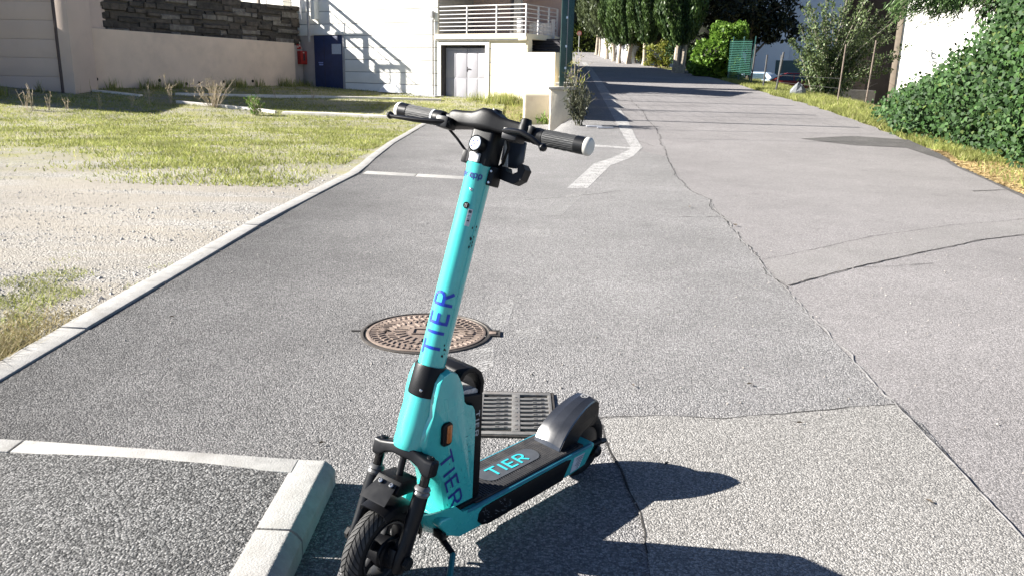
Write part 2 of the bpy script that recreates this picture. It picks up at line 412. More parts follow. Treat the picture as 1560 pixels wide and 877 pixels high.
# ------------------------------------------------------------------ kerbs
M_kerb = mat('kerb_concrete', (.30, .292, .278), .9, .16, 22, bump=.004, bscale=140, dirt=.7, dirtc=(.15, .14, .125), dscale=11)
kerb = empty('kerb', 'long pale concrete kerb between the gravel lot and the dark parking bay', 'kerb', kind='structure')
KP = [(-2.29, -3), (-2.29, 2.5), (-2.3, 4.6), (-2.33, 7.2), (-2.26, 9.4), (-2.2, 11.2), (-2.32, 13), (-2.45, 16), (-2.5, 20), (-2.3, 22.4)]
def along(P, step):
    out = [np.array(P[0])]; 
    D = np.concatenate([[0], np.cumsum([math.dist(a, b) for a, b in zip(P[:-1], P[1:])])])
    for d in np.arange(step, D[-1], step): out.append(np.array([np.interp(d, D, [p[0] for p in P]), np.interp(d, D, [p[1] for p in P])]))
    return out
kp = along(KP, 1.0); rk = random.Random(3)
for a, b in zip(kp[:-1], kp[1:]):
    d = (b-a)/np.linalg.norm(b-a); n = np.array([-d[1], d[0]]); a2, b2 = a+d*.004, b-d*.004; w = .068; zt = .020+rk.uniform(-.003, .003)
    secs = []
    for p in (a2, b2):
        z = gz(p[0], p[1]); l, r_ = p+n*w, p-n*w
        secs.append([(l[0], l[1], z-.12), (r_[0], r_[1], z-.12), (r_[0], r_[1], z+zt), (l[0], l[1], z+zt+.004)])
    MB().loft(secs).obj('kerb_stone', M_kerb, kerb, bevel=.006)
# raised pavement at the left foot of the picture
ZP = .085
def zpave(X, Y): return ZP*ss(-2.4, -.9, X)+.004
pk = empty('corner_kerb', 'raised pale kerb beside the front wheel of the scooter', 'kerb', kind='structure')
ends = [(2.44, 2.02), (2.012, 1.30), (1.292, .5), (.492, -.4)]
for y1, y0 in ends:
    secs = []
    for y in (y1, y0):
        xo = -.578-(2.44-y)*.004
        secs.append([(xo-.135, y, -.1), (xo, y, -.1), (xo, y, ZP-.028), (xo-.014, y, ZP-.008), (xo-.034, y, ZP+.006), (xo-.13, y, ZP+.008)])
    MB().loft(secs).obj('kerb_stone', M_kerb, pk, bevel=.004, angle=50)
fl2 = empty('edging_strip', 'thin flush pale concrete edging across the bay behind the scooter stem', 'edging', kind='structure')
ea, eb = at(556, 264), at(716, 273)
for k in range(2):
    a, b = lerp(ea, eb, k/2), lerp(ea, eb, (k+1)/2)-np.array([.01, 0, 0])
    MB().loft([[(p[0], p[1]+.15, -.1), (p[0], p[1]-.15, -.1), (p[0], p[1]-.15, .014), (p[0], p[1]+.15, .014)] for p in (a, b)]).obj('edging_stone', M_kerb, fl2, bevel=.004)
fl = empty('edging_strip', 'flush pale concrete edging across the pavement left of the scooter', 'edging', kind='structure')
for xa, xb_ in [(-.70, -1.735), (-1.745, -2.215)]:
    secs = []
    for x in (xa, xb_):
        z = zpave(x, 0)+.006; ye = 2.435+(-.7-x)*.10 if False else 2.437+(-.7-x)*.19; w = .092
        secs.append([(x, ye, -.1), (x, ye-w, -.1), (x, ye-w, z), (x, ye, z)])
    MB().loft(secs).obj('edging_stone', M_kerb, fl, bevel=.004)
sheet('pavement', [(-.70, 2.35), (-.713, -2), (-2.225, -2), (-2.225, 2.64)], 0, M_side, [-4+.2*k for k in range(9, 17)], fz=lambda X, Y: zpave(X, Y))

# ------------------------------------------------------------------ manhole and drain
M_iron = mat('rusty_cast_iron', (.19, .146, .12), .7, .3, 25, metal=.25, bump=.0015, bscale=300, dirt=.5, dirtc=(.25, .20, .16), dscale=9)
M_ironf = mat('dark_frame_iron', (.07, .062, .055), .6, .3, 30, metal=.5)
M_pit = mat('dark_pit', (.012, .011, .01), .95)
mc = at(650, 508); mc = (mc[0], 4.085)
mh = empty('manhole_cover', 'round rusty manhole cover set in the asphalt behind the scooter', 'manhole cover', (mc[0], mc[1], .008))
R_ = .318
MB().lathe([(-.02, .349), (.006, .349), (.008, .345), (.008, .334), (.003, .331), (-.02, .331)], (0, 0, 0), (0, 0, 1), 72).obj('frame', M_ironf, mh)
MB().lathe([(-.004, .3315), (.002, .3315), (.002, .3185), (-.004, .3185)], (0, 0, 0), (0, 0, 1), 72).obj('joint', M_pit, mh)
MB().lathe([(-.02, R_), (.006, R_), (.008, R_-.004), (.008, .302), (.004, .300), (.004, .0005)], (0, 0, 0), (0, 0, 1), 72).obj('cover', M_iron, mh)
def radial(name, n, ra, rb, w, zt=.0095, skip=None, taper=.6, tw=0):
    m = MB()
    for k in range(n):
        t = 2*math.pi*k/n
        if skip and skip(t): continue
        c, s_ = math.cos(t), math.sin(t); c2, s2 = math.cos(t+tw), math.sin(t+tw)
        q = []
        for z, sh in ((.003, 1), (zt, .75)):
            for r, ww in ((ra, w*taper), (rb, w)):
                cc, sn = (c, s_) if r == ra else (c2, s2)
                for g_ in (-1, 1): q.append((cc*r-sn*g_*ww*sh/2, sn*r+cc*g_*ww*sh/2, z))
        m.add(q, [(0, 1, 3, 2), (4, 6, 7, 5), (0, 4, 5, 1), (2, 3, 7, 6), (0, 2, 6, 4), (1, 5, 7, 3)])
    return m.obj(name, M_iron, mh, smooth=False, kind='stuff')
radial('relief', 56, .268, .297, .019)
radial('relief', 44, .222, .256, .017, tw=.06)
radial('relief', 34, .176, .210, .017, tw=-.07)
radial('relief', 22, .11, .165, .014, tw=.05)
for sx in (-1, 1):
    for k in range(-3, 4): 
        MB(lambda x, y, z, a=k*.22, s=sx: (s*(.2+0*x)+s*(.055*math.cos(a)*x*20), math.sin(a)*x*1.1+y, z)).box(.0, .05, -.004, .004, .0095, .0125).obj('rib', M_iron, mh, smooth=False)
MB().box(-.075, .075, -.045, -.038, .004, .011).box(-.075, .075, .038, .045, .004, .011).box(-.075, -.068, -.038, .038, .004, .011).box(.068, .075, -.038, .038, .004, .011).obj('badge_border', M_iron, mh, smooth=False)
MB().box(.345, .388, -.038, .038, -.01, .006).obj('hinge_pocket', M_pit, mh)
MB().box(.336, .374, -.022, .022, .0, .011).obj('hinge', M_iron, mh, bevel=.003)
MB().box(.386, .394, -.05, .05, -.01, .010).box(.345, .386, .038, .046, -.01, .010).box(.345, .386, -.046, -.038, -.01, .010).obj('hinge_frame', M_ironf, mh)
MB().box(-.40, -.345, -.012, .012, -.01, .004).obj('key_slot', M_pit, mh)
ga = (at(787, 636)[0]-.003, 3.040)
gr = empty('storm_drain', 'rectangular cast iron drain grate in the asphalt beside the deck of the scooter', 'drain grate', (ga[0], ga[1], .008))
M_grate = mat('worn_drain_iron', (.22, .212, .20), .55, .25, 30, metal=.55, bump=.001, bscale=260, dirt=.5, dirtc=(.16, .11, .08), dscale=12)
GW, GH = .150, .212
MB().box(-GW-.012, GW+.012, -GH-.012, GH+.012, -.02, .0015).obj('pit', M_pit, gr)
MB().box(-GW, GW, GH-.026, GH, 0, .012).box(-GW, GW, -GH, -GH+.026, 0, .012).box(-GW, -GW+.014, -GH+.026, GH-.026, 0, .0118).box(GW-.014, GW, -GH+.026, GH-.026, 0, .0118).box(-.017, .017, -GH+.026, GH-.026, 0, .0125).obj('frame', M_grate, gr, bevel=.002)
MB().box(-GW-.012, GW+.012, GH+.004, GH+.012, 0, .009).box(-GW-.012, GW+.012, -GH-.012, -GH-.004, 0, .009).box(GW+.004, GW+.012, -GH-.004, GH+.004, 0, .009).box(-GW-.012, -GW-.004, -GH-.004, GH+.004, 0, .009).obj('outer_frame', M_ironf, gr)
b0 = None; nb = 8; pitch = (2*GH-.052)/9
for sx in (-1, 1):
    for k in range(nb):
        y = -GH+.026+pitch*(k+1)
        if b0 is None:
            m = MB(); L = .0595; sec = []
            for t in np.linspace(-1, 1, 7): 
                yo = .004*math.sin(t*2.2)
                sec.append([(t*L, yo-.0105, .0), (t*L, yo+.0105, .0), (t*L, yo+.0095, .0112), (t*L, yo-.0095, .0112)])
            m.loft(sec); m.box(-.006, .006, -.004, .004, .011, .0145); m.box(.028, .038, -.004, .004, .011, .0145); b0 = m.obj('bar', M_grate, gr, smooth=False); b0.location = (sx*.0765, y, 0)
        else: inst(b0, 'bar', gr, (sx*.0765, y, 0))
for k in range(9): MB().box(-.004, .004, -.006, .006, .012, .0145).obj('stud', M_grate, gr, smooth=False).location = (random.uniform(-.002, .002), -GH+.045+k*.04, 0)

m = MB(); r = random.Random(12); cnt = 0
while cnt < 5200:
    y = 3.0+9.5*r.random()**1.2; x = -2.40-r.random()**1.3*(.66*y-1.9+.4)
    if math.sin(y*2.1+x*.4)+math.sin(y*4.7-x*.9)+.5*math.sin(x*3+y) < r.uniform(-1.2, 1.4): continue
    cnt += 1; s_ = r.uniform(.005, .014)*(1 if r.random() < .93 else 1.9); a = r.uniform(0, 6.3)
    ring = [(x+s_*math.cos(a+t)*r.uniform(.6, 1.2), y+s_*math.sin(a+t)*r.uniform(.6, 1.2), -.003) for t in np.linspace(0, 6.28, 5, endpoint=False)]
    m.add(ring+[(x+s_*.2*math.cos(a), y, s_*.75)], [(i, (i+1) % 5, 5) for i in range(5)])
m.obj('gravel_stones', mat('limestone_chips', (.34, .325, .30), .95, .6, 60), smooth=False, kind='stuff')
# loose grit and specks on the asphalt
m = MB(); r = random.Random(11)
for k in range(420):
    x, y = r.uniform(-2.1, 4.2), r.uniform(1.9, 7.5); s_ = r.uniform(.0025, .008); z = .0145; a = r.uniform(0, 6.3)
    if x < -.5 and y < 3.1: continue
    ring = [(x+s_*math.cos(a+t)*r.uniform(.6, 1.2), y+s_*math.sin(a+t)*r.uniform(.6, 1.2), z-.004) for t in np.linspace(0, 6.28, 5, endpoint=False)]
    m.add(ring+[(x, y, z+s_*.5)], [(i, (i+1) % 5, 5) for i in range(5)])
m.obj('loose_grit', mat('grit', (.25, .23, .21), .9, .7, 40), smooth=False, kind='stuff')
lf = mat('dry_leaf', (.06, .045, .03), .8, .4)
for k, (px, py) in enumerate([(1141, 590), (964, 592), (1217, 650), (1015, 713), (1119, 346), (1050, 318), (490, 681), (262, 487), (1414, 770)]):
    p = at(px, py); a = r.uniform(0, 6); q = .013 if py > 400 else .03
    V = [(p[0]+q*u*math.cos(a)-q*v*math.sin(a), p[1]+q*u*math.sin(a)+q*v*math.cos(a), .018+w*q) for u, v, w in [(-1.3, 0, .15), (0, -.5, .5), (1.2, .1, .1), (.1, .5, .45), (0, 0, 0)]]
    o = MB().add(V, [(0, 1, 4), (1, 2, 4), (2, 3, 4), (3, 0, 4)]).obj('dry_leaf', lf)
    tag(o, ['dark leaf scrap on the right lane, level with the drain grate', 'dark leaf scrap right of the round manhole cover', 'dark leaf scrap on the light mortar side of the right lane', 'dark leaf scrap just above the shadow of the scooter', 'dark leaf scrap on the far lane left of the trench repair', 'dark leaf scrap by the long crack at the edge of the bay', 'dark leaf scrap at the outer corner of the raised kerb', 'dark leaf scrap near the left kerb of the dark bay', 'dark leaf scrap on the pale patch at the lower right'][k], 'leaf', 'scraps of dry leaf on the asphalt')
# ------------------------------------------------------------------ electric scooter
SC = empty('electric_scooter', 'teal and black electric kick scooter standing on its kickstand', 'scooter', (.24, 2.565, 0))
SC.rotation_mode = 'QUATERNION'
SC.rotation_quaternion = (Matrix.Rotation(rad(228.7), 3, 'Z')@Matrix.Rotation(rad(-4), 3, 'X')).to_quaternion()
RAKE, STEER = rad(15.4), rad(9.5)
KM = Matrix.Rotation(-RAKE, 3, 'Y')@Matrix.Rotation(STEER, 3, 'Z'); KF = Matrix.Rotation(-RAKE, 3, 'Y')
SO = Vector((.8585, 0, .1294))
def KT(u, v, w): return tuple(SO+KM@Vector((u, v, w)))       # steered frame: u forward, v left, w up the stem
def KN(u, v, w): return tuple(SO+KF@Vector((u, v, w)))       # the same axis, unsteered
Mteal = mat('teal_paint', (.045, .41, .38), .26, .05, 3, spec=.5, coat=.7, dirt=.30, dirtc=(.014, .23, .225), dscale=26)
Mblk = mat('black_plastic', (.0038, .004, .0052), .46, .2, 12, spec=.2, bump=.0004, bscale=500)
Mblk2 = mat('satin_black_metal', (.004, .0044, .006), .40, .2, 12, spec=.28)
Mrub = mat('black_rubber', (.008, .008, .008), .7, .25, 25, spec=.25, bump=.0005, bscale=350)
Mtread = mat('dusty_tyre_rubber', (.032, .031, .030), .8, .3, 25, bump=.0006, bscale=300)
Mgrip = mat('grip_rubber', (.022, .023, .025), .6, .2, 20, bump=.0004, bscale=400)
Mfend = mat('scuffed_black_fender', (.014, .015, .018), .24, .3, 10, spec=.8, coat=.4)
Mmat = mat('deck_rubber', (.016, .016, .018), .6, .3, 18, dirt=.4, dirtc=(.09, .085, .08), dscale=20)
Mwhite = mat('cream_end_cap', (.50, .485, .44), .5, .05)
Mnavy = mat('navy_print', (.008, .022, .19), .45, .1)
Mblue = mat('blue_print', (.003, .032, .34), .4, .1)
Mcyan = mat('cyan_print', (.03, .40, .46), .5, .1, 30)
Mgrey = mat('grey_print', (.38, .38, .38), .5, .1)
Mbadge = mat('slate_badge', (.055, .06, .068), .55, .15, 30)
Morange = mat('amber_reflector', (.42, .12, .02), .25, .2, 60, coat=.6)
Mglass = mat('lamp_lens', (.62, .68, .75), .08, .2, 60, spec=1, coat=1)
Msilver = mat('silver_metal', (.55, .55, .55), .28, .2, 40, metal=1)
Mstick = mat('grey_label', (.50, .52, .54), .5, .15, 60)
Mtrim = mat('blue_trim', (.03, .20, .26), .35, .2, 20)
Mdisp = mat('dark_blue_plastic', (.022, .028, .042), .35, .1)

GL = {'T': (.78, [[(0, 1), (.78, 1)], [(.39, 1), (.39, 0)]]), 'I': (.16, [[(.08, 0), (.08, 1)]]),
      'E': (.62, [[(.62, 1), (.07, 1)], [(.07, 1.07), (.07, -.07)], [(.07, 0), (.62, 0)], [(.07, .5), (.58, .5)]]),
      'R': (.72, [[(.07, -.07), (.07, 1.0)], [(.07, 1), (.42, 1), (.56, .97), (.66, .86), (.69, .72), (.66, .58), (.56, .48), (.42, .44), (.07, .44)], [(.36, .44), (.70, -.04)]]),
      'a': (.5, [[(.45, .62), (.45, 0)]+[], [(.45, .31+.0)]+[(.24+.22*math.cos(t), .31+.30*math.sin(t)) for t in np.linspace(0, 6.283, 14)]]),
      'p': (.5, [[(.05, .62), (.05, -.3)], [(.26+.22*math.cos(t), .31+.30*math.sin(t)) for t in np.linspace(0, 6.283, 14)]]),
      't': (.34, [[(.14, .9), (.14, .1), (.22, .0), (.34, .02)], [(0, .62), (.32, .62)]]),
      'i': (.14, [[(.07, .62), (.07, 0)], [(.07, .86), (.07, .95)]]),
      'e': (.5, [[(.04, .33), (.46, .33)], [(.25+.21*math.cos(t), .31+.30*math.sin(t)) for t in np.linspace(0, 5.5, 13)]]),
      'r': (.32, [[(.05, .62), (.05, 0)], [(.05, .4), (.14, .58), (.32, .62)]]), '.': (.12, [[(.06, 0), (.06, .1)]])}
def letters(name, text, f, m, parent, gap=.26, sw=.15, off=.0012, sub=8):
    """stroke lettering; f(u, v) -> (point, normal) on the printed surface, u and v in letter heights"""
    mb = MB(); u0 = 0
    for ch in text:
        wd, strokes = GL[ch]
        for kk, st in enumerate(strokes):
            P = []
            for a, b in zip(st[:-1], st[1:]):
                k = max(1, int(math.dist(a, b)*sub))
                P += [(lerp(a[0], b[0], i/k), lerp(a[1], b[1], i/k)) for i in range(k)]
            P.append(st[-1])
            if len(P) < 2: continue
            vs = []; fs = []
            for i, p in enumerate(P):
                q, o = P[min(i+1, len(P)-1)], P[max(i-1, 0)]; dx, dy = q[0]-o[0], q[1]-o[1]; L = math.hypot(dx, dy)+1e-9
                for s_ in (1, -1):
                    pt, nn = f(u0+p[0]-dy/L*sw/2*s_, p[1]+dx/L*sw/2*s_)
                    vs.append(tuple(np.asarray(pt)+np.asarray(nn)*(off+.00012*kk)))
                if i: fs.append((2*i-2, 2*i-1, 2*i+1, 2*i))
            mb.add(vs, fs)
        u0 += wd+gap
    return mb.obj(name, m, parent, smooth=False)
def rrect(x0, x1, y0, y1, r, n=5):
    out = []
    for cx, cy, a0 in ((x1-r, y1-r, 0), (x0+r, y1-r, 90), (x0+r, y0+r, 180), (x1-r, y0+r, 270)):
        out += [(cx+r*math.cos(rad(a0+90*i/n)), cy+r*math.sin(rad(a0+90*i/n))) for i in range(n+1)]
    return out

# ---- deck
deck = MB()
prof = [(.03, .150), (.075, .096), (.15, .088), (.60, .088), (.665, .090), (.715, .118), (.750, .165), (.742, .180), (.70, .172), (.62, .166), (.03, .166)]
deck.prism(prof, -.083, .083)
dk = deck.obj('deck', Mteal, SC, bevel=.008, segs=3)
# front skirt scooping up towards the wheel
sk = MB(); secs = []
for y in np.linspace(-1, 1, 13):
    yy = y*.084; k = 1-abs(y)**2.4
    x1 = .672+.085*k; zt = .160+.022*(abs(y)**2)
    secs.append([(x1-.05, yy, .090+.02*(1-k)), (x1-.005, yy, .118), (x1+.020, yy, .16), (x1+.034, yy, zt+.022), (x1+.022, yy, zt+.024), (x1-.012, yy, zt-.01), (x1-.06, yy, .168)])
sk.loft(secs).obj('front_skirt', Mteal, SC)
MB().prism([(.085, .165), (.56, .165), (.585, .167), (.60, .169), (.60, .174), (.085, .174)], -.076, .076).obj('deck_mat', Mmat, SC, bevel=.002)
m = MB()
for k in range(52):
    x = .10+k*.0093
    if x > .585: break
    m.box(x-.0022, x+.0022, -.072, .072, .1735, .1762)
m.obj('mat_ribs', Mmat, SC, smooth=False)
for sy in (-1, 1):
    MB().prism([(.05, .158), (.60, .158), (.64, .160), (.64, .169), (.05, .169)], sy*.0815-.0035, sy*.0815+.0045 if sy > 0 else sy*.0815+.0035).obj('deck_trim', Mtrim, SC, bevel=.001)
    a, b = (.080, .0865) if sy > 0 else (-.0865, -.080)
    MB().prism([(.16, .150), (.198, .088), (.545, .0845), (.575, .092), (.595, .112), (.592, .136), (.575, .150), (.54, .152), (.185, .155)], a, b).obj('side_pad', Mblk, SC, bevel=.003)
MB().prism([(.085, .148), (.112, .102), (.158, .098), (.140, .148)], .0825, .0842).obj('warning_label', Mstick, SC)
m = MB()
for k in range(7):
    z = .143-k*.006; m.add([(.092+k*.004, .0846, z), (.135+random.uniform(-.02, .004), .0846, z), (.135, .0846, z-.0025), (.092+k*.004, .0846, z-.0025)], [(0, 1, 2, 3)])
m.obj('label_print', Mdisp, SC, smooth=False)
m = MB(); r = random.Random(4)
for k in range(34):
    x, z, L, a = r.uniform(.45, .58), r.uniform(.097, .14), r.uniform(.004, .014), r.uniform(.2, 1.4)
    dx, dz = L*math.cos(a), L*math.sin(a); m.add([(x, .0868, z), (x+dx, .0868, z+dz), (x+dx, .0868, z+dz+.0012), (x-.001, .0868, z+.0012)], [(0, 1, 2, 3)])
m.obj('scuff_marks', mat('scuffed_plastic', (.16, .16, .16), .7, .4, 90), SC, smooth=False)
bx0, bx1 = .245, .50
MB().prism([(x, y) for x, y in rrect(bx0, bx1, -.036, .036, .035)], .1765, .1772, axis=2).obj('deck_badge', Mbadge, SC)
letters('deck_lettering', 'TIER', lambda u, v: ((.462-u*.054, .020-v*.042, .1772), (0, 0, 1)), Mcyan, SC, gap=.24, sw=.17)
# front foot of the mat, in the shade of the battery tower
MB().prism([(.57, .168), (.66, .168), (.705, .176), (.66, .181), (.57, .180)], -.070, .070).obj('deck_step', Mblk, SC, bevel=.003)

# ---- battery tower
tw = [(.735, .165), (.745, .20), (.770, .275), (.805, .350), (.820, .400), (.80, .455), (.775, .49), (.765, .54), (.752, .578), (.735, .598), (.71, .603), (.685, .590), (.668, .560), (.660, .530), (.655, .500), (.645, .488), (.622, .478), (.612, .462), (.606, .43), (.598, .168)]
# body: flat flanks, and a wedge shaped front that comes forward towards the middle
def tower_body():
    front = [(.690, .165), (.700, .200), (.715, .275), (.752, .326), (.775, .362), (.792, .41), (.782, .455), (.768, .49), (.760, .54), (.750, .575)]
    rear = [(.735, .598), (.71, .603), (.685, .590), (.668, .560), (.660, .530), (.655, .500), (.645, .488), (.622, .478), (.612, .462), (.606, .43), (.598, .168)]
    secs = []
    for y, a, k in ((-.060, -.004, .92), (-.058, 0, .97), (-.052, .006, 1), (-.03, .012, 1.01), (0, .014, 1.015), (.03, .012, 1.01), (.052, .006, 1), (.058, 0, .97), (.060, -.004, .92)):
        sec = []
        for x, z in front: sec.append((x+a*(1 if z < .40 else lerp(1, .1, ss(.40, .5, z))), y, z if z < .5 else .5+(z-.5)*k))
        for x, z in rear: sec.append((x, y, z if z < .5 else .5+(z-.5)*k))
        secs.append(sec)
    return MB().loft(secs)
tb = tower_body().obj('tower', Mteal, SC, angle=28)
# crease running down the side of the tower, from neck to deck
MB().loft([[(x0, .0595, z0), (x0-.010, .0595, z0), (x0-.012, .0612, z0), (x0-.004, .0612, z0)] for x0, z0 in ((.735, .53), (.722, .46), (.705, .36), (.688, .25), (.675, .20))]).obj('tower_crease', Mteal, SC, bevel=.001)
bk = [(.596, .176), (.604, .43), (.611, .464), (.622, .480), (.645, .490), (.654, .502), (.658, .530), (.664, .556), (.668, .572), (.655, .586), (.635, .592), (.61, .586), (.588, .566), (.576, .535), (.572, .50), (.566, .33), (.560, .172)]
# cover with a grip opening near its top
cov = MB(); yo = .054
cov.prism([(.596, .172), (.603, .43), (.611, .464), (.622, .480), (.645, .490), (.655, .503), (.658, .515), (.574, .500), (.566, .33), (.562, .172)], -yo, yo)
cov.obj('battery_cover', Mblk, SC, bevel=.007, segs=3)
arch = [(.582, .50), (.580, .535), (.592, .562), (.612, .578), (.636, .584), (.655, .578), (.668, .562)]
m = MB(); secs = []
for i, (x, z) in enumerate(arch):
    q, p = arch[min(i+1, len(arch)-1)], arch[max(i-1, 0)]; d = np.array([q[0]-p[0], q[1]-p[1]]); d /= np.linalg.norm(d); n = np.array([-d[1], d[0]])
    t = .0075
    secs.append([(x+n[0]*t, -yo, z+n[1]*t), (x+n[0]*t, yo, z+n[1]*t), (x-n[0]*t, yo, z-n[1]*t), (x-n[0]*t, -yo, z-n[1]*t)])
m.loft(secs).obj('carry_handle', Mblk, SC, bevel=.004)
MB().prism([(.590, .500), (.652, .512), (.654, .520), (.640, .524), (.600, .520), (.588, .512)], -.046, .046).obj('handle_floor', mat('scuffed_grey', (.42, .42, .42), .45, .5, 60, metal=.3, bump=.002, bscale=80), SC, bevel=.002)
letters('cover_lettering', 'TIER', lambda u, v: ((.596-.0155*v*.9+.004, .0542, .452-.0245*u), (0, 1, 0)), Mgrey, SC, gap=.3, sw=.17, off=.0008)
letters('tower_lettering', 'TIER', lambda u, v: ((.7415-.019*u-.041*v, .0605, .361-.0576*u+.0135*v), (0, 1, 0)), Mnavy, SC, gap=.27, sw=.145, off=.0012)
MB().prism(rrect(.702, .738, .393, .460, .012), .052, .0690).obj('reflector_housing', Mblk, SC, bevel=.003)
MB().prism(rrect(.7055, .724, .400, .454, .006), .062, .0710).obj('reflector', Morange, SC, bevel=.002)

m = MB(); r = random.Random(14)
for k in range(22):
    x, z = r.uniform(.61, .70), r.uniform(.19, .42); L = r.uniform(.002, .010); a = r.choice([0, 1.57, .3]); dx, dz = L*math.cos(a), L*math.sin(a); w_ = r.uniform(.0005, .0014)
    m.add([(x, .0607, z), (x+dx+w_, .0607, z+dz), (x+dx, .0607, z+dz+w_*1.5), (x-w_, .0607, z+w_)], [(0, 1, 2, 3)])
m.obj('body_scuffs', mat('dark_scuff', (.012, .09, .09), .7, .4, 90), SC, smooth=False, kind='stuff')
# ---- neck, collar and stem
nk = MB(KN); secs = []
for w, a, b in ((.268, .050, .047), (.285, .0515, .049), (.34, .046, .046), (.40, .0425, .043), (.425, .042, .042)):
    secs.append([(a*math.cos(t), b*math.sin(t), w) for t in np.linspace(0, 6.283185, 36, endpoint=False)])
nk.loft(secs); nk.obj('neck', Mteal, SC, bevel=.002)
gs = MB(); secs = []
for x, z, hw, hh in ((.775, .44, .030, .085), (.755, .44, .036, .09), (.715, .43, .044, .10)):
    secs.append([(x+ (.0 if zz > 0 else .0), yy, z+zz) for yy, zz in rrect(-hw, hw, -hh, hh, .03)])
gs.loft(secs).obj('gusset', Mteal, SC)
MB(KT).lathe([(.414, .0435), (.420, .0445), (.492, .043), (.497, .041), (.497, .03), (.414, .03)], (0, 0, 0), (0, 0, 1), 40).obj('collar', Mblk, SC)
stp = [(.47, .0365), (.60, .036), (.90, .0352), (1.018, .0350), (1.026, .0372), (1.033, .0372), (1.034, .03), (.47, .03)]
MB(KT).lathe(stp, (0, 0, 0), (0, 0, 1), 48).obj('stem', Mteal, SC)
def stemf(phi0, w0, H, r=.0362, dirn=1, rot=True):
    def f(u, v):
        if rot: ph, w = phi0-(v-.5)*H/r, w0+u*H
        else: ph, w = phi0+u*H/r, w0+v*H
        return KT(r*math.cos(ph), r*math.sin(ph), w), KM@Vector((math.cos(ph), math.sin(ph), 0))
    return f
letters('stem_lettering', 'TIER', stemf(rad(14), .527, .0500, r=.0364), Mblue, SC, gap=.36, sw=.165, off=.0006, sub=12)
letters('stem_small_lettering', 'tier.app', stemf(rad(-72), .995, .0180, r=.0356, rot=False), Mnavy, SC, gap=.18, sw=.17, off=.0008, sub=10)
def on_stem(phi, w, r=.0358):
    return lambda a, b, c: KT((r+c)*math.cos(phi+a/r), (r+c)*math.sin(phi+a/r), w+b)
m = MB(on_stem(rad(14), .923)); n = 20
m.add([(0, 0, .0012)]+[(.0085*math.cos(t), .0085*math.sin(t), .0012) for t in np.linspace(0, 6.2832, n, endpoint=False)], [(0, 1+i, 1+(i+1) % n) for i in range(n)]); m.obj('round_sticker', Mblk, SC)
m = MB(on_stem(rad(14), .923))
for a, b, c, d in ((-.004, .001, -.001, .003), (.001, -.005, .002, .005), (-.003, -.004, -.001, -.002)): m.add([(a, b, .0016), (c, b, .0016), (c, d, .0016), (a, d, .0016)], [(0, 1, 2, 3)])
m.obj('sticker_marks', Mgrey, SC, smooth=False)
m = MB(on_stem(rad(36), .894)); 
for i in range(5):
    a = -.0062+.0124*i/5; b = a+.0124/5
    m.add([(a, -.022, .0012), (b, -.022, .0012), (b, .022, .0012), (a, .022, .0012)], [(0, 1, 2, 3)])
m.obj('paper_sticker', Mstick, SC)
m = MB(on_stem(rad(36), .894))
for z0, z1, x0, x1 in ((.012, .019, -.004, .004), (.004, .0055, -.004, .004), (.001, .002, -.004, .003), (-.004, -.003, -.004, .004), (-.010, -.006, -.003, .003)): m.add([(x0, z0, .0016), (x1, z0, .0016), (x1, z1, .0016), (x0, z1, .0016)], [(0, 1, 2, 3)])
m.obj('sticker_print', Mbadge, SC, smooth=False)
m = MB(); r = random.Random(8)
for k in range(26):
    f = on_stem(rad(r.uniform(62, 84)), r.choice([.86, .84, .83, .545])+r.uniform(-.02, .02)); s_ = r.uniform(.001, .003)
    m.add([f(s_*math.cos(t)*.8, s_*math.sin(t)*r.uniform(.8, 2), .0007) for t in np.linspace(0, 6.28, 6, endpoint=False)], [tuple(range(6))])
m.obj('paint_chips', Mblk, SC, smooth=False, kind='stuff')
MB(KT).tube([(.035*math.cos(rad(75)), .035*math.sin(rad(75)), .56), (.035*math.cos(rad(75)), .035*math.sin(rad(75)), .98)], .0022, 6).obj('stem_seam', Mteal, SC)
def bolt(name, c, ax, r, h, parent=SC, m=Msilver, fr=KT):
    return MB(fr).lathe([(0, 0.0001), (0, r), (h*.7, r), (h, r*.75), (h, r*.4), (h*.6, r*.35), (h*.6, .0001)], c, ax, 12).obj(name, m, parent)
for ph, w in ((rad(18), .965), (rad(20), .432)):
    rr = .0355 if w > .5 else .0435
    bolt('bolt', (rr*math.cos(ph), rr*math.sin(ph), w), (math.cos(ph), math.sin(ph), 0), .004, .002)

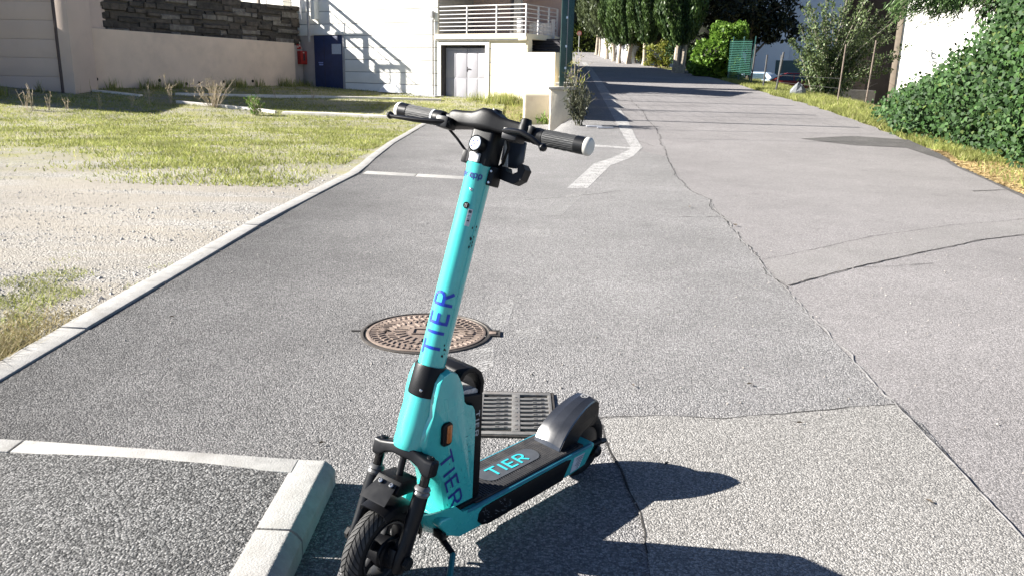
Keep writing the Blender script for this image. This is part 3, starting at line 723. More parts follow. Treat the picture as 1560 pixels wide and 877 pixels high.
# ---- fork, mudguard, front wheel
cw = MB(KT); secs = []
for v, w, hu, hw in ((-.100, .242, .013, .019), (-.095, .242, .019, .023), (-.076, .242, .022, .024), (-.055, .252, .020, .017), (-.03, .261, .024, .016), (0, .263, .032, .016), (.03, .261, .024, .016), (.055, .252, .020, .017), (.076, .242, .022, .024), (.095, .242, .019, .023), (.100, .242, .013, .019)):
    secs.append([(.016+a, v, w+b) for a, b in rrect(-hu, hu, -hw, hw, min(hu, hw)*.5, 4)])
cw.loft(secs).obj('fork_crown', Mblk2, SC)
for sv in (-1, 1):
    bolt('crown_bolt', (.016, sv*.079, .265), (0, 0, 1), .011, .006, m=Mblk2)
    fl_ = MB(KT); fl_.lathe([(.14, .0001), (.14, .0125), (.23, .0125), (.23, .0001)], (.018, sv*.079, 0), (0, 0, 1), 20)
    fl_.obj('stanchion', mat('black_chrome', (.03, .03, .032), .15, .1, metal=.8) if sv < 0 else bpy.data.materials['black_chrome'], SC)
    MB(KT).lathe([(.165, .0135), (.165, .021), (.172, .0235), (.178, .0205), (.183, .0225), (.189, .019), (.192, .0135)], (.019, sv*.079, 0), (0, 0, 1), 24).obj('dust_seal', mat('seal_grey', (.10, .10, .10), .35, .2, metal=.3) if sv < 0 else bpy.data.materials['seal_grey'], SC)
    lg = MB(KT); secs = []
    for w, hu, hv in ((.166, .0205, .0205), (.13, .0225, .0215), (.09, .023, .020), (.04, .026, .018), (.0, .031, .016), (-.03, .030, .015), (-.046, .018, .012)):
        uc = lerp(.020, .036, ss(.166, 0, w) if False else (.166-w)/.2)
        secs.append([(uc+hu*math.cos(t), sv*.079+hv*math.sin(t), w) for t in np.linspace(0, 6.283185, 20, endpoint=False)])
    lg.loft(secs).obj('fork_leg', Mblk2, SC)
    MB(KT).lathe([(.0, .0001), (.0, .019), (.012, .017), (.012, .0001)], (.036, sv*.096, -.012), (0, sv, 0), 6).obj('axle_nut', Mrub, SC)
MB(KT).lathe([(.18, .0001), (.18, .0095), (.25, .0095), (.25, .0001)], (.022, 0, 0), (0, 0, 1), 16).obj('brace_rod', Mblk2, SC)
WC = Vector((.035, 0, -.012))
def WT(r, th, v): return KT(WC.x+r*math.cos(th), v, WC.z+r*math.sin(th))
mg = MB(); 
for a0, a1 in ((rad(60), rad(172)),):
    secs = []
    for th in np.linspace(a0, a1, 22):
        R0 = .141; sec = []
        for v, dr in ((-.046, -.022), (-.041, -.006), (-.030, 0), (0, .003), (.030, 0), (.041, -.006), (.046, -.022)): sec.append(WT(R0+dr, th, v))
        for v, dr in ((.043, -.022), (.038, -.008), (.028, -.004), (0, -.001), (-.028, -.004), (-.038, -.008), (-.043, -.022)): sec.append(WT(R0+dr, th, v))
        secs.append(sec)
    mg.loft(secs)
mg.obj('front_mudguard', Mblk, SC, angle=40)
MB(KT).prism([(-.02, .155), (.062, .150), (.078, .164), (.060, .190), (-.005, .196)], -.040, .040).obj('mudguard_mount', Mblk, SC, bevel=.004)
# flat splash plate bolted on the front of the mount
pl = MB(KT); pl.loft([[(.070, -.028, .184), (.070, .034, .184), (.073, .034, .180), (.073, -.028, .180)], [(.114, -.042, .140), (.114, .042, .140), (.117, .042, .137), (.117, -.042, .137)]])
pl.obj('splash_plate', mat('grey_black_plastic', (.004, .0042, .005), .4, .15, 14), SC, bevel=.001)
for v in (-.014, .022): bolt('mudguard_bolt', (.078, v, .180), (.72, 0, .70), .0065, .005)
ty = MB(); N = 72; secs = []
for th in np.linspace(0, 2*math.pi, N, endpoint=False):
    sec = []
    for a in np.linspace(0, 2*math.pi, 18, endpoint=False):
        sec.append(WT(.0995+.0265*math.cos(a)*(1.0 if math.cos(a) > 0 else .85), th, .0285*math.sin(a)))
    secs.append(sec)
tyo = ty.loft(secs, closed=True).obj('front_tyre', Mrub, SC, angle=60)
tr = MB(); nt_ = 40
for k in range(nt_):
    for s_ in (-1, 1):
        th0 = 2*math.pi*(k+(.5 if s_ > 0 else 0))/nt_; vs = []; wd = 2*math.pi/nt_*.40
        for a in (.05, .32, .62, .95, 1.25):
            sw_ = th0-.30*a if True else th0
            for t in (-1, 1):
                for lift in (0, .0021):
                    vs.append(WT(.0995+(.0264+lift*(1-.25*a))*math.cos(a), sw_+t*wd*(1-.15*a), s_*(.0284+lift*.8)*math.sin(a)))
        fs = []
        for j in range(4):
            q = j*4; fs += [(q+1, q+3, q+7, q+5), (q, q+1, q+5, q+4), (q+2, q+6, q+7, q+3)]
        fs += [(0, 2, 3, 1), (16, 17, 19, 18)]
        tr.add(vs, fs)
tr.obj('tread', Mtread, SC, smooth=False)
rm = MB(); secs = []
for th in np.linspace(0, 2*math.pi, 56, endpoint=False):
    secs.append([WT(r, th, v) for r, v in ((.0775, -.024), (.0835, -.026), (.0835, .026), (.0775, .024), (.072, .014), (.070, 0), (.072, -.014))])
Mrim = mat('rim_grey', (.045, .045, .045), .4, .25, 20, metal=.4)
rm.loft(secs, closed=True).obj('front_rim', Mrim, SC)
sp = MB()
for k in range(5):
    t0 = rad(90+72*k+10)
    for s_ in (-1, 1):
        secs = []
        for r, hw, hv in ((.035, .016, .016), (.055, .010, .012), (.075, .013, .015)):
            c = [(r, -hw), (r, hw)]
            secs.append([WT(r, t0-hw/r, s_*.006-hv*.5), WT(r, t0+hw/r, s_*.006-hv*.5), WT(r, t0+hw/r, s_*.006+hv*.5), WT(r, t0-hw/r, s_*.006+hv*.5)])
        if s_ > 0: sp.loft(secs)
sp.obj('spokes', Mblk2, SC, bevel=.002)
axv = (0, 1, 0)
MB(KT).lathe([(-.045, .0001), (-.045, .030), (-.035, .043), (.030, .043), (.034, .040), (.040, .040), (.043, .034), (.058, .034), (.060, .028), (.066, .028), (.066, .0001)], tuple(WC), axv, 36).obj('hub', Mblk, SC, angle=30)
MB(KT).box(.012, .052, .058, .092, .012, .042).box(.0, .066, .052, .075, -.03, .02).obj('brake_caliper', Mblk2, SC, bevel=.004)
MB(KT).box(-.034, -.012, .026, .05, -.055, -.030).obj('valve_block', Mrim, SC, bevel=.004)

# ---- rear wheel and fender
RW = (0., 0., .118)
def RT(r, th, v): return (RW[0]+r*math.cos(th), v, RW[2]+r*math.sin(th))
secs = []
for th in np.linspace(0, 2*math.pi, 56, endpoint=False):
    secs.append([RT(.093+.025*math.cos(a), th, .027*math.sin(a)) for a in np.linspace(0, 2*math.pi, 16, endpoint=False)])
MB().loft(secs, closed=True).obj('rear_tyre', Mrub, SC, angle=60)
MB().lathe([(-.03, .0001), (-.03, .05), (-.024, .07), (.024, .07), (.024, .062), (.03, .05), (.03, .0001)], RW, (0, 1, 0), 40).obj('rear_rim', Mblk, SC)
fo = [(.194, .166), (.185, .190), (.168, .216), (.145, .239), (.115, .260), (.080, .277), (.045, .289), (.012, .296), (-.012, .297), (-.028, .290)]
fi = [(-.034, .275), (-.038, .240), (-.034, .212), (-.012, .200), (.02, .204), (.050, .198), (.075, .182), (.090, .164)]
strip_ = MB(); secs = []
for (x, z) in fo:
    sc = lerp(1., .72, ss(.18, -.02, x)); hw = .056*sc
    d = [(-1, -.010), (-.93, -.0035), (-.38, 0), (-.34, .0006), (.34, .0006), (.38, 0), (.93, -.0035), (1, -.010)]
    secs.append([(x, hw*a, z+b) for a, b in d]+[(x-.008, hw*a*.94, z-.016) for a in (1, -1)])
strip_.loft(secs).obj('rear_fender', Mfend, SC, angle=12)
for sy in (-1, 1):
    sd = MB(); outer = fo; 
    def yw(x): return sy*.056*lerp(1., .72, ss(.18, -.02, x))
    pts = [(x, z-.009) for x, z in fo]+fi
    n = len(pts); vs = [(x, yw(x), z) for x, z in pts]+[(x, yw(x)-sy*.004, z) for x, z in pts]
    cx = [(.05, .262)]
    sd.add(vs, [tuple(range(n)), tuple(range(2*n-1, n-1, -1))]+[(i, (i+1) % n, n+(i+1) % n, n+i) for i in range(n)])
    sd.obj('fender_side', Mblk, SC, smooth=False)
m = MB(); n = 18
m.add([(.000+.014*math.cos(t), .013*math.sin(t), .2985+.0028*(-math.cos(t)*.3)) for t in np.linspace(0, 6.2832, n, endpoint=False)]+[(.000+.0115*math.cos(t), .0105*math.sin(t), .2985+.0028*(-math.cos(t)*.3)) for t in np.linspace(0, 6.2832, n, endpoint=False)], [(i, (i+1) % n, n+(i+1) % n, n+i) for i in range(n)])
m.add([(.007, -.006, .2986), (.003, -.006, .2986), (-.007, .006, .2988), (-.003, .006, .2988)], [(0, 1, 2, 3)]); m.add([(.006, .005, .2986), (.003, .007, .2986), (-.001, .001, .2987), (.002, -.001, .2987)], [(0, 1, 2, 3)])
m.obj('fender_badge', Mgrey, SC, smooth=False)
for sy in (-1, 1):
    MB().prism([(.095, .102), (.085, .150), (.02, .150), (-.022, .135), (-.026, .105), (.0, .092), (.05, .085)], sy*.060-.006, sy*.060+.006).obj('dropout', Mblk, SC, bevel=.003)
    MB().lathe([(0, .0001), (0, .022), (.018, .020), (.024, .012), (.024, .0001)], (.005, sy*.066, .122), (0, sy, 0), 20).obj('rear_axle_cap', Mblk2, SC)
MB().tube([(.02, .070, .150), (.0, .085, .162), (-.022, .088, .158)], [.011, .011, .009], 10).obj('rear_bracket', Mblk2, SC)
MB().box(-.045, -.030, -.025, .025, .215, .262).obj('tail_light', mat('dark_red_lens', (.08, .01, .01), .2, .2, coat=.5), SC, bevel=.003)
# mud flap end and small reflector on the rear tip
# ---- handlebar
hb = MB(KT); secs = []
for v, w, hu, hw, top in ((-.142, 1.126, .014, .0155, 0), (-.120, 1.128, .018, .017, 0), (-.112, 1.130, .028, .022, 0), (-.100, 1.133, .032, .022, 0), (-.07, 1.136, .032, .020, 0), (-.040, 1.138, .036, .021, 0), (-.024, 1.141, .040, .024, 0), (-.010, 1.144, .042, .028, 0), (.012, 1.144, .042, .028, 0), (.026, 1.141, .040, .024, 0), (.045, 1.137, .036, .021, 0), (.07, 1.136, .032, .020, 0), (.104, 1.134, .030, .020, 0), (.112, 1.131, .020, .018, 0), (.142, 1.128, .014, .0155, 0)):
    secs.append([(.004+a, v, w+b) for a, b in rrect(-hu, hu, -hw, hw, min(hu, hw)*.5, 4)])
hb.loft(secs).obj('handlebar_cover', Mblk, SC, angle=28)
MB(KT).tube([(.012, -.288, 1.126), (.012, .288, 1.130)], .0115, 14).obj('handlebar', Mblk2, SC)
for sv in (-1, 1):
    wc = 1.126 if sv < 0 else 1.130
    MB(KT).lathe([(.168, .0001), (.168, .0195), (.262, .0200), (.262, .0001)], (.012, 0, wc), (0, sv, 0), 32).obj('grip', Mgrip, SC)
    g_ = MB(KT)
    for k in range(26):
        t = 2*math.pi*k/26; g_.tube([(.012+.0197*math.cos(t), sv*v, wc+.0197*math.sin(t)+.0007*math.sin(k*2.1+v*260)) for v in np.linspace(.172, .258, 9)], .0012, 5)
    g_.obj('grip_ribs', Mgrip, SC)
    MB(KT).lathe([(.258, .0001), (.258, .0215), (.285, .0215), (.285, .0001)], (.012, 0, wc), (0, sv, 0), 32).obj('grip_ring', Mblk2, SC)
    MB(KT).lathe([(.2845, .0001), (.2845, .0222), (.289, .0225), (.294, .0215), (.2975, .0185), (.2985, .014), (.2985, .0001)], (.012, 0, wc), (0, sv, 0), 32).obj('end_cap', Mwhite, SC)
    MB(KT).lathe([(.140, .0001), (.140, .0205), (.152, .0215), (.160, .0205), (.168, .0205), (.168, .0001)], (.012, 0, wc), (0, sv, 0), 28).obj('clamp', Mblk2, SC)
MB(KT).lathe([(.1685, .0185), (.1685, .0207), (.174, .0207), (.174, .0185)], (.012, 0, 1.126), (0, -1, 0), 28).obj('grip_band', Mstick, SC)
def lever(pts, rs, name='brake_lever'): return MB(KT).tube(pts, rs, 12, flat=.62).obj(name, Mblk2, SC)
lever([(.048, -.090, 1.118), (.062, -.130, 1.110), (.072, -.180, 1.104), (.072, -.225, 1.102), (.066, -.262, 1.101), (.063, -.272, 1.103)], [.013, .0125, .011, .0095, .0085, .008])
MB(KT).lathe([(-.010, .0001), (-.008, .007), (0, .0105), (.008, .007), (.010, .0001)], (.063, -.276, 1.103), (0, 1, 0), 16).obj('lever_ball', Mblk2, SC)
MB(KT).box(.018, .064, -.128, -.090, 1.100, 1.130).obj('lever_clamp', Mblk2, SC, bevel=.006)
MB(KT).box(.018, .066, .078, .122, 1.102, 1.132).obj('lever_clamp', Mblk2, SC, bevel=.007)
lever([(.058, .085, 1.122), (.072, .112, 1.124), (.082, .145, 1.124), (.082, .175, 1.116), (.074, .198, 1.104)], [.012, .0125, .0115, .0095, .008])
MB(KT).lathe([(-.010, .0001), (-.008, .007), (0, .0105), (.008, .007), (.010, .0001)], (.072, .204, 1.101), (0, 1, -.4), 16).obj('lever_ball', Mblk2, SC)
MB(KT).lathe([(1.128, .0001), (1.128, .0155), (1.146, .0165), (1.150, .0145), (1.158, .0145), (1.164, .012), (1.166, .0001)], (.030, .118, 0), (0, 0, 1), 24).obj('bell', Mblk, SC)
MB(KT).box(.020, .04, .132, .146, 1.128, 1.150).obj('bell_thumb', Mblk, SC, bevel=.004)
MB(KT).lathe([(1.165, .0001), (1.165, .016), (1.178, .014), (1.180, .0001)], (-.012, 0, 0), (0, 0, 1), 24).obj('top_boss', Mblk2, SC)
# head block with lamp
MB(KT).prism(rrect(-.034, .030, -.036, .036, .012), 1.030, 1.118, axis=2).obj('head_block', Mblk, SC, bevel=.003)
lc = (.038, .000, 1.079)
MB(KT).lathe([(-.016, .0001), (-.016, .0205), (.010, .0215), (.012, .0190), (.008, .0185), (.008, .0001)], lc, (1, -.12, .08), 32).obj('headlight_housing', Mblk2, SC)
MB(KT).lathe([(.0075, .0001), (.0075, .0182), (.011, .0170), (.0135, .012), (.0145, .0001)], lc, (1, -.12, .08), 28).obj('headlight', Mglass, SC)
m = MB(KT)
for a, b, w_, h_ in ((-.006, .006, .005, .004), (.006, .007, .004, .003), (-.002, -.001, .006, .004), (-.008, -.008, .003, .004), (.003, -.009, .004, .002)): m.box(.0515, .0528, a-w_/2, a+w_/2, lc[2]+b-h_/2, lc[2]+b+h_/2)
m.obj('lamp_elements', Mnavy, SC)
MB(KT).box(.026, .039, -.016, .012, 1.034, 1.058).obj('front_reflector', mat('clear_reflector', (.55, .55, .55), .2, .5, 120, metal=.4, coat=.8), SC, bevel=.002)
MB(KT).box(-.01, .02, -.052, -.036, 1.028, 1.060).obj('side_clip', Mblk, SC, bevel=.003)
# display plate behind the bars, phone holder on the left of the stem
MB(KT).loft([[(-.060, .012, 1.118), (-.060, .078, 1.118), (-.068, .078, 1.118), (-.068, .012, 1.118)], [(-.066, .012, 1.060), (-.066, .080, 1.066), (-.074, .080, 1.066), (-.074, .012, 1.060)], [(-.070, .018, 1.043), (-.070, .062, 1.046), (-.076, .062, 1.046), (-.076, .018, 1.043)]]).obj('display_back', Mdisp, SC, bevel=.003)
MB(KT).prism([(-.034, 1.118), (-.030, 1.118), (-.062, 1.045), (-.066, 1.045)], .030, .040).obj('display_strut', Mstick, SC)
MB(KT).box(-.030, .010, .030, .050, .985, 1.034).obj('holder_bracket', Mblk, SC, bevel=.003)
for w_ in (.993, 1.022): bolt('holder_bolt', (.010, .042, w_), (1, 0, 0), .0035, .003)
hk = [(.028, 1.042), (.060, 1.042), (.066, 1.031), (.086, 1.029), (.098, 1.036), (.094, 1.052), (.107, 1.059), (.119, 1.046), (.114, 1.018), (.094, 1.003), (.060, 1.007), (.028, 1.014)]
MB(lambda a, b, c: KT(b, a, c)).prism(hk, -.055, -.020).obj('phone_holder', Mblk, SC, bevel=.001, smooth=False)
MB(KT).tube([(-.01, .05, 1.115), (-.02, .056, 1.09), (-.03, .045, 1.05), (-.034, .02, 1.02), (-.036, 0, .98)], .004, 8).obj('brake_cable', Mblk, SC)
MB(KT).tube([(.01, -.12, 1.105), (.005, -.09, 1.085), (-.01, -.05, 1.05)], .0035, 8).obj('brake_cable', Mblk, SC)

# ---- kickstand
KR = (Matrix.Rotation(rad(228.7), 3, 'Z')@Matrix.Rotation(rad(-4), 3, 'X')).inverted()
def loc_at(px, py, z): return tuple(KR@(Vector(at_z(px, py, z))-SC.location))
foot = loc_at(681, 905, .012)
MB().loft([[(x, y+dy, z+dz) for dy, dz in ((-.018, -.012), (.018, -.012), (.018, .014), (-.018, .014))] for x, y, z in ((.690, .050, .108), (.725, .066, .120), (.742, .070, .128))]).obj('kickstand_bracket', Mblk, SC, bevel=.005)
k1 = (.715, .075, .105)
kp_ = loc_at(675, 822, .085); kq = loc_at(690, 843, .060)
MB().tube([(.728, .066, .120), kp_, kq], [.0105, .0095, .0085], 10).obj('kickstand_arm', Mblk, SC)
MB().tube([kq, tuple(lerp(a, b, .5) for a, b in zip(kq, foot)), foot], [.0088, .0088, .010], 10).obj('kickstand_leg', mat('teal_kickstand', (.01, .13, .14), .45, .1), SC)
# ------------------------------------------------------------------ white house at the back of the lot
AF = rad(32.5)
FT = np.array([math.cos(AF), -math.sin(AF)]); FN = np.array([-math.sin(AF), -math.cos(AF)])
FO = at(705, 150)
def F(s, d, z): return (FO[0]+FT[0]*s+FN[0]*d, FO[1]+FT[1]*s+FN[1]*d, z)
def fs(px, py, d=0):
    P = np.array(F(0, d, 0)); h_ = plane_hit(px, py, P, np.array([FN[0], FN[1], 0]))
    return float((h_[0]-FO[0])*FT[0]+(h_[1]-FO[1])*FT[1]), float(h_[2])
Mwhitew = mat('white_render', (.78, .765, .71), .8, .04, 2, bump=.003, bscale=30, dirt=.12, dirtc=(.5, .45, .38), dscale=1.5)
Mcream = mat('cream_render', (.70, .625, .47), .85, .06, 2, bump=.003, bscale=30, dirt=.25, dirtc=(.55, .48, .35), dscale=1.2)
Mdoorg = mat('pale_grey_door_paint', (.29, .285, .315), .5, .05, 3)
Mblued = mat('dark_blue_door_paint', (.022, .036, .10), .45, .2, 4)
Mdark = mat('dark_recess_paint', (.045, .042, .05), .7, .2, 3)
Mmauve = mat('mauve_wall_paint', (.34, .27, .275), .8, .06, 3)
Mrail = mat('white_rail_paint', (.52, .51, .52), .4, .05)
Mgreyc = mat('grey_concrete', (.30, .30, .31), .85, .15, 6)
Mpipe = mat('grey_pipe', (.28, .27, .27), .5, .15, 5)
Mplate = mat('pale_notice', (.42, .46, .52), .6, .1, 20)
Mroof = mat('roof_grey', (.22, .2, .19), .8, .2, 4)
house = empty('house', 'white two storey house with grey double door and balcony across the lot', 'house')
s478, _ = fs(482, 100); s525, _ = fs(524, 100); s668, _ = fs(667, 100); s805, _ = fs(804, 55); s845, _ = fs(845, 110)
zb = FO[2]-.6; ztop = 4.95; ZR = 4.35
_, zlow = fs(825, 80); _, zslab = fs(735, 52); _, zslab0 = fs(735, 60); _, zlint = fs(500, 52)
# white courses with open joints, one board after the other
_, z0 = fs(600, 137); zs = [zb]; 
for y in (128.5, 111, 92, 73, 54, 35, 14.5): zs.append(fs(600, y)[1])
while zs[-1] < ztop-.3: zs.append(zs[-1]+.47)
MB(F).box(s478-.02, s668-.01, -.5, -.05, zb, zlint).box(s478-1.3, s668-.01, -.5, -.05, zlint+.003, ztop).obj('core_wall', Mgreyc, house)
MB(F).box(s478-1.7, s478+.0, -.4, -.03, zb, zlint-.01).obj('corner_wall', mat('shaded_corner_render', (.40, .34, .30), .9, .08, 3), house)  # shade of the corner is mixed into this darker pink
for a, b in zip(zs[:-1], zs[1:]):
    x0 = s525 if b < zlint+.2 else s478-1.3
    MB(F).box(x0, s668-.003, -.06, 0, a+.012, b-.012).obj('wall_board', Mwhitew, house, bevel=.004)
# cream part with the double door
sd0, zd1 = fs(672, 69); sd1, _ = fs(740, 69); zd0 = FO[2]-.05
sf0 = s668+.02; sf1, zf1 = fs(746, 64)
MB(F).box(s668, sd0, -.3, -.002, zb, zslab0).box(sd1, s805, -.3, -.002, zb, zslab0).box(sd0, sd1, -.3, -.002, zd1, zslab0).box(s805, s845, -.3, -.002, zb, zlow).obj('cream_wall', Mcream, house)
for y, xa, xb2 in ((74.5, 744, 803), (95.5, 744, 769), (115, 744, 748)):
    a, z = fs(xa, y); b, _ = fs(xb2, y)
    MB(F).box(a, b, -.01, .001, z-.012, z+.012).obj('wall_joint', Mgreyc, house, smooth=False)
MB(F).box(sf0, sd0, 0, .03, zb, zf1).box(sd1, sf1, 0, .03, zb, zf1).box(sd0, sd1, 0, .03, zd1, zf1).obj('door_surround', Mwhitew, house, bevel=.005)
MB(F).box(sd0, sd0+.03, -.29, -.01, zd0, zd1).box(sd0, sd1, -.29, -.01, zd1-.03, zd1).obj('door_reveal', Mdark, house)
zt = fs(705, 73)[1]; sm = (sd0+sd1)/2+.04
door = None
dr = MB(F).box(sd0, sd1, -.31, -.26, zd0-.3, zt).obj('double_door', Mdoorg, house)
for a, b in ((sd0+.05, sm-.006), (sm+.006, sd1-.01)):
    lf_ = MB(F).box(a, b, -.26, -.22, zd0, zt-.01).obj('door_leaf', Mdoorg, dr, bevel=.003)
    w3 = (b-a)/2
    for k in range(2):
        for za, zb2 in ((zd0+.08, zd0+.72), (zd0+.78, zt-.10)):
            MB(F).box(a+w3*k+.03, a+w3*(k+1)-.03, -.22, -.212, za, zb2).obj('door_panel', Mdoorg, dr, bevel=.004)
MB(F).box(sm-.02, sm+.02, -.22, -.20, zd0+.98, zd0+1.14).box(sm-.01, sm+.14, -.20, -.18, zd0+1.06, zd0+1.085).obj('handle', Mdark, dr, bevel=.004)
# balcony
slab = MB(F).box(s668-.05, s805, -2.2, .12, zslab0, zslab).obj('balcony_slab', Mcream, house, bevel=.01)
MB(F).box(s668-.05, s805, .0, .09, zslab0-.04, zslab0-.002).obj('cornice', Mgreyc, house)
sa, za_ = fs(790, 56, .12); sb, zb_ = fs(803, 62, .12)
MB(F).box(sa, sb-.01, .11, .135, zb_, za_).obj('wall_plaque', mat('worn_plaque', (.5, .46, .38), .9, .3, 9), house, bevel=.01)
rl = empty('balcony_railing', None, None); rl.parent = house
zr1 = fs(735, 9, .08)[1]; R0, R1 = fs(670, 30, .08)[0], s805-.03
posts = [fs(x, 30, .08)[0] for x in (711.5, 756.5)]+[R1]
for k in range(7):
    z = lerp(zslab+.12, zr1, k/6)
    MB(F).tube([(R0, .08, z), (R1, .08, z)], .015 if k < 6 else .02, 8).tube([(R1, .08, z), (R1, -2.0, z)], .015, 8).obj('rail', Mrail, rl)
for s_ in posts: MB(F).box(s_-.02, s_+.02, .055, .105, zslab, zr1+.02).obj('post', Mrail, rl, bevel=.004)
for d in (-.7, -1.4, -2.): MB(F).box(R1-.025, R1+.025, d-.025, d+.025, zslab, zr1).obj('post', Mrail, rl)
# recessed upper storey
MB(F).box(s668-.01, s805+.35, -2.5, -2.2, zslab0, ZR).obj('recess_wall', Mmauve, house)
MB(F).box(s668-.3, s668-.005, -2.3, -.065, zslab0, ZR).obj('recess_cheek', Mgreyc, house)
MB(F).box(s668, s805+.3, -2.2, .35, ZR, ZR+.12).obj('shade_slab', Mcream, house)  # unseen slab added overhead to keep the balcony recess in shade
for px, m_, w_ in ((676, Mdark, .10), (781, Mdark, .07), (789, Mgreyc, .14)):
    s_ = fs(px, 20, -1.2)[0]; MB(F).box(s_-w_, s_+w_, -1.3, -1.15, zslab, ZR-.002).obj('column', m_, house, bevel=.005)
s_, z_ = fs(793, 33, -.2); MB(F).box(s_-.08, s_+.08, -.25, -.1, zslab, fs(793, 29, -.2)[1]).obj('gate_post', Mrail, house, bevel=.01)
MB(F).box(s668, s805+.4, -2.6, -2.203, ZR, ZR+.12).box(s478-1.4, s668+.05, -2.6, .1, ztop, ztop+.15).obj('roof', Mroof, house)
MB(F).box(s668-.3, s805+.1, -2.6, -2.5, zb, ZR-.01).box(s478-.2, s668-.3, -2.5, -.5, zb, ztop-.003).obj('back_wall', Mwhitew, house)
# downpipe and lamp
sp_, zp0 = fs(661, 30); 
MB(F).tube([(sp_, .06, zb+.4), (sp_, .06, zp0)], .035, 8).obj('downpipe', Mpipe, house)
MB(F).box(sp_-.10, sp_+.06, .02, .16, zp0+.05, zp0+.28).obj('wall_lamp', Mgreyc, house, bevel=.02)
# dark blue door at the foot of the wall corner
b0, _ = fs(479, 90, .03); b1, _ = fs(522, 90, .03); zq1 = fs(500, 54)[1]; zq0 = fs(500, 133)[1]-.1
bd = MB(F).box(b0, b1, -.25, .02, zq0, zq1).obj('blue_door', Mblued, house, bevel=.004)
MB(F).box(b1+.005, b1+.09, -.2, .05, zq0, zq1).obj('door_frame', Mgreyc, bd, bevel=.004)
MB(F).box(b0+.55, b0+.57, .02, .026, zq0, zq1).obj('door_joint', Mdark, bd)
n0, nz1 = fs(506, 67.5); n1, nz0 = fs(521, 83)
MB(F).box(n0, n1-.02, .02, .03, nz0, nz1).obj('notice', Mplate, bd)
n0, nz1 = fs(486, 95); n1, nz0 = fs(493, 100)
MB(F).box(n0, n1, .02, .03, (nz0+nz1)/2+.02, nz1).box(n0+.03, n1, .02, .03, nz0, (nz0+nz1)/2-.01).obj('door_plate', mat('blue_white_plate', (.25, .32, .6), .5), bd)
MB(F).box(b0-.1, b1+.12, .0, .06, zq1+.01, zq1+.13).obj('lintel', Mwhitew, house, bevel=.01)
# pipes in the corner, above the stone wall
for px, m_, r_ in ((470, Mpipe, .055), (459, Mrail, .03)):
    s_, _ = fs(px, 40, .35); z1 = fs(px, 64 if px == 470 else 30, .35)[1]
    MB(F).tube([(s_, .35, z1), (s_, .35, ztop)], r_, 8).obj('corner_pipe', m_, house)
s_, _ = fs(479.5, 15, .1); z1 = fs(479.5, 30, .1)[1]
MB(F).box(s_-.10, s_+.12, .0, .25, z1, ztop).obj('corner_pier', Mwhitew, house, bevel=.01)

# step and white sack at the foot of the facade
p0 = fs(524, 137)
MB(F).box(s525, s668+.3, .01, .55, FO[2]-.4, fs(590, 143.5, .5)[1]).obj('doorstep_slab', Mgreyc, house, bevel=.01)
sk0, szk = fs(588, 134, .6)
m = MB(F); secs = []
for k, t in enumerate(np.linspace(-1, 1, 9)):
    rr_h = max(.02, .30*(1-abs(t)**2.5)); secs.append([(sk0+t*.55, .35+.22*math.cos(a)*(1-t*t*.6), fs(588, 141, .5)[1]+max(0, math.sin(a))*rr_h*(1+.2*math.sin(a*5+k))) for a in np.linspace(0, 6.283, 14, endpoint=False)])
sack = m.loft(secs).obj('white_sack', mat('white_plastic_sack', (.6, .62, .66), .5, .1, 14, bump=.02, bscale=20)); tag(sack, 'crumpled white plastic sack at the foot of the white wall', 'sack')

# ------------------------------------------------------------------ pink retaining wall, old stone wall above, terrace behind
Mpink = mat('pink_render', (.66, .52, .41), .9, .06, 2, bump=.004, bscale=25, dirt=.35, dirtc=(.36, .28, .23), dscale=.9)
def G(u, d, z):
    """u metres out from the facade corner towards the viewer, d metres to the right, z height"""
    return F(s478-.02+d, u, z)
gn = np.array([FT[0], FT[1], 0])
def gh(px, py, d=0):
    h_ = plane_hit(px, py, np.array(G(0, d, 0)), gn); return float((h_[0]-G(0, d, 0)[0])*FN[0]+(h_[1]-G(0, d, 0)[1])*FN[1]), float(h_[2])
uA, zA = gh(448, 66, -.45); uB, zB = gh(112, 41, -.45)
ret = empty('retaining_wall', 'low pink rendered retaining wall below the dark stone wall', 'wall')
MB(G).prism([(uA, zb-.6), (uB+.4, zb-.6), (uB+.4, zB+(zB-zA)/(uB-uA)*.4), (uA, zA)], -.75, -.45).obj('wall_body', Mpink, ret)
MB(G).prism([(.02, zb-.6), (uA-.01, zb-.6), (uA-.01, zA-.05), (.02, zA-.12)], -.95, -.72).obj('wall_return', mat('shaded_pink_render', (.42, .36, .32), .9, .08, 3), ret)  # darker copy of the pink render, shade put into its colour
for px, py in ((147, 121), (243, 123), (284, 128), (303, 127), (341, 125), (385, 124)):
    u, z = gh(px, py, -.45); MB(G).lathe([(-.03, .0001), (-.03, .055), (.012, .055), (.012, .0001)], (u, -.45, z), (0, 1, 0), 10).obj('weep_hole', Mpit_ if False else M_pit, ret)
for px, py, l in ((250, 52, .35), (250, 60, .3)):
    pass
stone = empty('stone_wall', 'tall dark mossy stone wall above the pink retaining wall', 'wall')
Mstone = [mat('dark_mossy_stone', (.055, .047, .039), .95, .55, 5, bump=.03, bscale=14), mat('brown_stone', (.085, .070, .056), .95, .45, 6, bump=.03, bscale=14), mat('lichen_stone', (.16, .142, .12), .95, .45, 7, bump=.03, bscale=16)]
dS = -.80
uS0, zS0 = gh(473, 13, dS); uS1 = uB+.9; zlow_s = min(zA, zB)-.25
uS0 = max(uS0, .05)
def ztop_s(u): return lerp(zS0, gh(330, -4, dS)[1], (u-uS0)/(gh(330, -4, dS)[0]-uS0))
